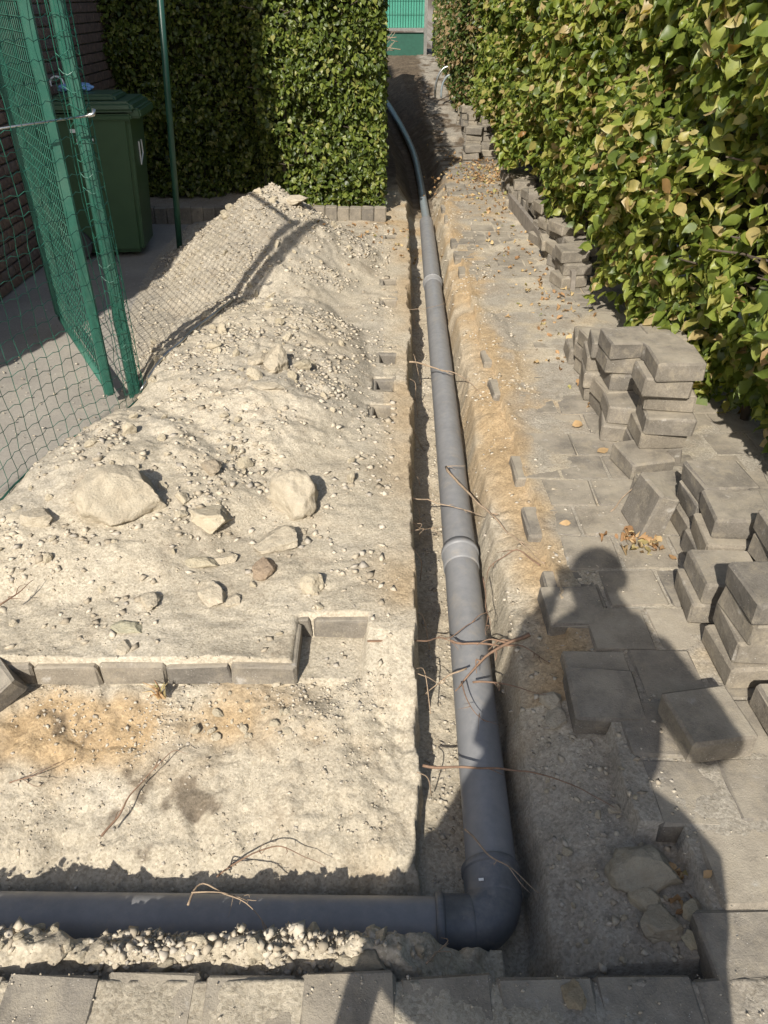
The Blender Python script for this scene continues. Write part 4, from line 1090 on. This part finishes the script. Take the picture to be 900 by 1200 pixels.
MB().tube([(-.34, -.2, .93), (-.37, -.2, .95), (-.37, .2, .95), (-.34, .2, .93)], .016, 10).build("handle", M['bin'], bin_, True)
for sy_ in (-1, 1):
    w = MB().tube([(-.23, sy_*.20, .1), (-.23, sy_*.25, .1)], .1, 24).build("wheel", M['roof'], bin_, True); flat_caps(w)
# pale printed marks
yf = -.238
for (x, z, w, h) in ((-.055, .845, .12, .022), (-.02, .862, .03, .02), (-.03, .79, .11, .016), (-.075, .775, .02, .03)):
    MB().box((x, -.245+(.93-z)*.055-.004, z), (w, .003, h)).build("printed_mark", M['white'], body)
mb = MB()
for (y0, z0, y1, z1) in ((-.05, .75, -.03, .60), (-.03, .60, .06, .66), (.04, .75, .06, .66)):
    mb.tube([(.29-(.93-z0)*.066+.002, y0, z0), (.29-(.93-z1)*.066+.002, y1, z1)], .005, 5)
mb.build("printed_mark", M['white'], body)
# blue bag with a pale ring on the lid
bm = bmesh.new(); bmesh.ops.create_icosphere(bm, subdivisions=3, radius=1)
for v in bm.verts:
    v.co *= 1+.18*mnoise.fractal(v.co*1.8, 1, 2, 3); v.co = Vector((v.co.x*.12, v.co.y*.08, max(v.co.z, -.5)*.035))
me = bpy.data.meshes.new("plastic_bag"); bm.to_mesh(me); bm.free(); me.materials.append(M['blue'])
bag = obj("plastic_bag", me, None, (-2.10, 5.96, 1.068)); tag(bag, "crumpled blue plastic bag lying on the bin lid", "bag")
MB().tube([(-.12+.045*math.cos(t), -.01, .03+.04*math.sin(t)) for t in np.linspace(-.6, 3.6, 16)], .006, 8).build("handle", M['white'], bag, True)

# ------------------------------------------------------------------ brick house casting the shade
house = tag(empty("brick_house", (-2.42, 2.32, 0)), "brown brick house wall at the left behind the gate", "house")
HX = -2.42
MB().box((-2.5-.012, 2.85, 3.1), (5.0, 5.7, 6.4)).build("wall", M['mortar'], house)
BLn, BHt, BJ = .19, .058, .012
brick_me = []
for s in range(4):
    rd = random.Random(s+90); bm = bmesh.new(); bmesh.ops.create_cube(bm, size=1)
    for v in bm.verts: v.co = Vector((v.co.x*.03, v.co.y*BLn, v.co.z*BHt)) + Vector((rd.uniform(-1, 1)*.001, rd.uniform(-1, 1)*.002, rd.uniform(-1, 1)*.0015))
    bmesh.ops.bevel(bm, geom=list(bm.edges), offset=.003, segments=1, affect='EDGES')
    mt = mat_plain("brick_tone", [(.165, .115, .085), (.135, .095, .075), (.19, .135, .10), (.155, .12, .10)][s], .92, var=.35, scale=25, bumpd=.006)
    me = bpy.data.meshes.new("brick"); bm.to_mesh(me); bm.free(); me.materials.append(mt); brick_me.append(me)
cnt = 0; rest = MB()
for r_ in range(84):
    z = .04 + r_*(BHt+BJ)
    if z > 6.2: break
    y = .0 - (BLn+BJ)/2*(r_ % 2) + BLn/2+.01
    while y < 5.65:
        yy = y+2.32
        if 4.1 < yy < 6.7 and z < 1.62 and cnt < 296:
            o = obj("brick", random.choice(brick_me), house, (-.004+jit(.002), y, z), (0, 0, 0)); cnt += 1
        elif z < 3.4 and y > .05:
            rest.box((-.004, y, z), (.03, BLn, BHt))
        y += BLn+BJ
o = rest.build("more_bricks", M['brick'], house); tag(o, kind='stuff')
MB().box((-2.5, 2.85, 6.36), (5.4, 6.1, .12)).build("roof", M['roof'], house)

# ------------------------------------------------------------------ far fence with green screen
FY = 17.0
ff = tag(empty("screen_fence", (0, FY, .6)), "bright green screened mesh fence at the far end", "fence")
MB().box((-.75, .02, 1.05), (3.0, .01, 1.15)).build("screen", M['screen'], ff)
mb = MB()
for k in range(60): mb.tube([(-2.25+k*.05, -.01, .47), (-2.25+k*.05, -.01, 1.65)], .0035, 4, False)
for k in range(6): mb.tube([(-2.25, -.014, .47+k*.22), (.75, -.014, .47+k*.22)], .0035, 4, False)
mb.build("wire_panel", M['green'], ff)
for x in (-1.5, .78): MB().box((x, -.02, .75), (.06, .06, 1.9)).build("post", M['galv'] if x > 0 else M['green'], ff)
MB().box((-.36, -.03, .45), (2.2, .03, .045)).build("rail", M['galv'], ff)
MB().box((-.6, .03, .18), (2.7, .02, .44)).build("base_panel", M['darkgreen'], ff)
def samp_end(n):
    X = rng.uniform(.9, 2.6, n); Z = rng.uniform(.4, 2.3, n); d = rng.exponential(.05, n); Y = 16.6+.1*fbm(X*2, Z*2, 351, 3)+d
    return np.stack([X, Y, Z], -1), d
hedge("dark_end_hedge", "dark hedge standing beside the far green fence", 3500, samp_end, (.05, .08), 'horn', None, lambda H: lumpy_core(H, 1.0, 2.6, 16.8, 18, .4, 2.2, 9.1), (0, -1, .1))
# bare twigs in front of the far fence
for i in range(5):
    a = Vector((-.25+jit(.05), 14.3+jit(.2), .75+i*.06)); e = a + Vector((.45+jit(.15), jit(.2), .10+jit(.15)))
    mb = MB(); mb.tube(catmull([a, a.lerp(e, .5)+Vector((0, 0, .05)), e], 4), .006, 5)
    mb.tube([a.lerp(e, .6), a.lerp(e, .6)+Vector((.12, 0, .14))], .004, 5)
    o = mb.build("bare_twig", M['twig'], None, True); tag(o, f"bare twig before the far fence, {NTH[i]} from the bottom", "twig", "bare twigs by the far fence")

# ------------------------------------------------------------------ the photographer, whose shadow lies on the path
def skin_mesh(name, joints, edges, mat, sub=2, root=0):
    me = bpy.data.meshes.new(name); me.from_pydata([j[0] for j in joints], edges, []); me.update()
    o = bpy.data.objects.new(name, me); COL.objects.link(o)
    sm = o.modifiers.new("skin", 'SKIN'); ss = o.modifiers.new("sub", 'SUBSURF'); ss.levels = sub; ss.render_levels = sub
    sv = me.skin_vertices[0].data
    for i, j in enumerate(joints):
        r_ = j[1]; sv[i].radius = r_ if hasattr(r_, '__len__') else (r_, r_); sv[i].use_root = (i == root)
    sm.use_smooth_shade = True
    dg = bpy.context.evaluated_depsgraph_get(); ev = o.evaluated_get(dg)
    me2 = bpy.data.meshes.new_from_object(ev); me2.name = name
    o.modifiers.clear(); o.data = me2; me2.materials.clear(); me2.materials.append(mat)
    for p in me2.polygons: p.use_smooth = True
    return o
M['cloth'] = mat_plain("dark_jacket", (.03, .035, .05), .85); M['jeans'] = mat_plain("jeans", (.05, .06, .09), .9)
M['skin'] = mat_plain("skin", (.5, .32, .24), .6); M['hair'] = mat_plain("brown_hair", (.06, .04, .025), .7); M['black'] = mat_plain("black_glass", (.02, .02, .02), .2)
YB = -.12
J = [((.06, YB, .98), (.15, .10)), ((.02, YB, 1.15), (.14, .09)), ((.04, YB, 1.36), (.16, .09)), ((.03, YB-.01, 1.50), (.06, .06)), ((.025, YB-.02, 1.58), .055),
     ((.005, YB-.04, 1.68), (.082, .095)), ((.0, YB-.05, 1.78), (.095, .105)), ((-.01, YB-.05, 1.845), (.06, .07)),
     ((-.12, YB, 1.40), .06), ((-.175, YB+.03, 1.09), .05), ((-.12, YB+.07, 1.46), .034), ((-.085, YB+.085, 1.56), (.024, .036)),
     ((.21, YB, 1.40), .06), ((.39, YB+.03, 1.13), .05), ((.16, YB+.07, 1.46), .034), ((.09, YB+.085, 1.56), (.024, .036)),
     ((-.04, YB, .88), .11), ((-.05, YB+.02, .50), .075), ((-.07, YB-.01, .10), .05), ((-.08, YB+.13, .04), .04),
     ((.24, YB, .88), .11), ((.28, YB+.02, .50), .075), ((.30, YB-.01, .10), .05), ((.31, YB+.13, .04), .04)]
E = [(0, 1), (1, 2), (2, 3), (3, 4), (4, 5), (5, 6), (6, 7), (2, 8), (8, 9), (9, 10), (10, 11), (2, 12), (12, 13), (13, 14), (14, 15),
     (0, 16), (16, 17), (17, 18), (18, 19), (0, 20), (20, 21), (21, 22), (22, 23)]
person = skin_mesh("person", J, E, M['skin'])
tag(person, "person in dark jacket and jeans photographing the trench, arms raised", "person")
def child_skin(name, JJ, EE, mat, root=0):
    o = skin_mesh(name, JJ, EE, mat, 2, root); o.parent = person; return o
# jacket: lofted elliptical rings plus two sleeves
rings = [(.03, 1.53, .080, .07), (.04, 1.47, .16, .09), (.045, 1.40, .205, .105), (.03, 1.28, .225, .115), (.02, 1.13, .225, .12), (-.005, 1.05, .215, .12),
         (.03, .98, .285, .13), (.055, .90, .33, .14), (.045, .77, .355, .145), (.045, .70, .35, .145)]
mb = MB(); vs = []; n = 28
for (cx_, z_, rx_, ry_) in rings:
    for k in range(n):
        a = 2*math.pi*k/n; w_ = 1+.03*math.sin(5*a+z_*9); vs.append((cx_+rx_*math.cos(a)*w_, YB+ry_*math.sin(a)*w_, z_))
mb.add(vs, [(i*n+k, (i+1)*n+k, (i+1)*n+(k+1) % n, i*n+(k+1) % n) for i in range(len(rings)-1) for k in range(n)])
jacket = mb.build("jacket", M['cloth'], person, True)
for idx in ((8, 9, 10), (12, 13, 14)):
    MB().tube(catmull([J[q][0] for q in idx], 6), [.075]*4+[.068]*5+[.05]*4, 14).build("sleeve", M['cloth'], person, True)
MB().tube([(-.30, YB+.02, .80), (-.305, YB+.03, .66), (-.30, YB+.02, .52)], [.02, .035, .03], 10).build("jacket_flap", M['cloth'], person, True)
for sx_, q in ((-1, (16, 17, 18)), (1, (20, 21, 22))):
    C = [Vector(J[k][0]) for k in q]; C[0].x += -.0; C[1].x += .03 if sx_ < 0 else -.005
    MB().tube(catmull(C, 6), [.14]*5+[.135]*4+[.10]*4, 16).build("trouser_leg", M['jeans'], person, True)
child_skin("hair", [((.005, YB-.08, 1.72), (.09, .08)), ((-.005, YB-.07, 1.80), (.10, .10)), ((-.015, YB-.05, 1.86), (.06, .065))], [(0, 1), (1, 2)], M['hair'])
FX = .003
for s_ in (-1, 1):
    base = Vector(J[11][0] if s_ < 0 else J[15][0])
    for f_, (dz, ln) in enumerate(((.035, .055), (.015, .062), (-.005, .06), (-.024, .05))):
        a = base + Vector((0, 0, dz)); k1 = a + Vector((-s_*.022, .004, .03)); k2 = a + Vector((-s_*.02 - s_*ln*.35, -.004, .05))
        MB().tube(catmull([a, k1, k2], 4), [.009]*4+[.0085]*4+[.006], 8).build("finger", M['skin'], person, True)
    th_ = base + Vector((0, -.01, .03)); MB().tube(catmull([th_, th_+Vector((-s_*.012, -.01, .04)), th_+Vector((-s_*.03, -.012, .06))], 4), .0095, 8).build("thumb", M['skin'], person, True)
    MB().box((FX+s_*.032, YB+.055, 1.73), (.016, .006, .008)).build("eye", M['black'], person)
    MB().tube([(FX+s_*.092, YB-.04, 1.69), (FX+s_*.098, YB-.045, 1.72), (FX+s_*.094, YB-.035, 1.75)], .011, 8).build("ear", M['skin'], person, True)
MB().tube([(FX, YB+.045, 1.73), (FX, YB+.068, 1.695), (FX, YB+.045, 1.685)], [.008, .013, .009], 8).build("nose", M['skin'], person, True)
MB().box((FX, YB+.05, 1.66), (.04, .006, .008)).build("mouth", M['bark'], person)
mb = MB(); mb.box((0, 0, 0), (.15, .008, .074))
ph = mb.build("phone", M['black']); ph.location = (0, -.02*CP*.6-.004, 1.6+.01); ph.rotation_euler = (-PITCH+0, 0, 0); ph.location = (0, -.011*CP, 1.6+.011*SP)
tag(ph, "black phone held up by the photographer", "phone")
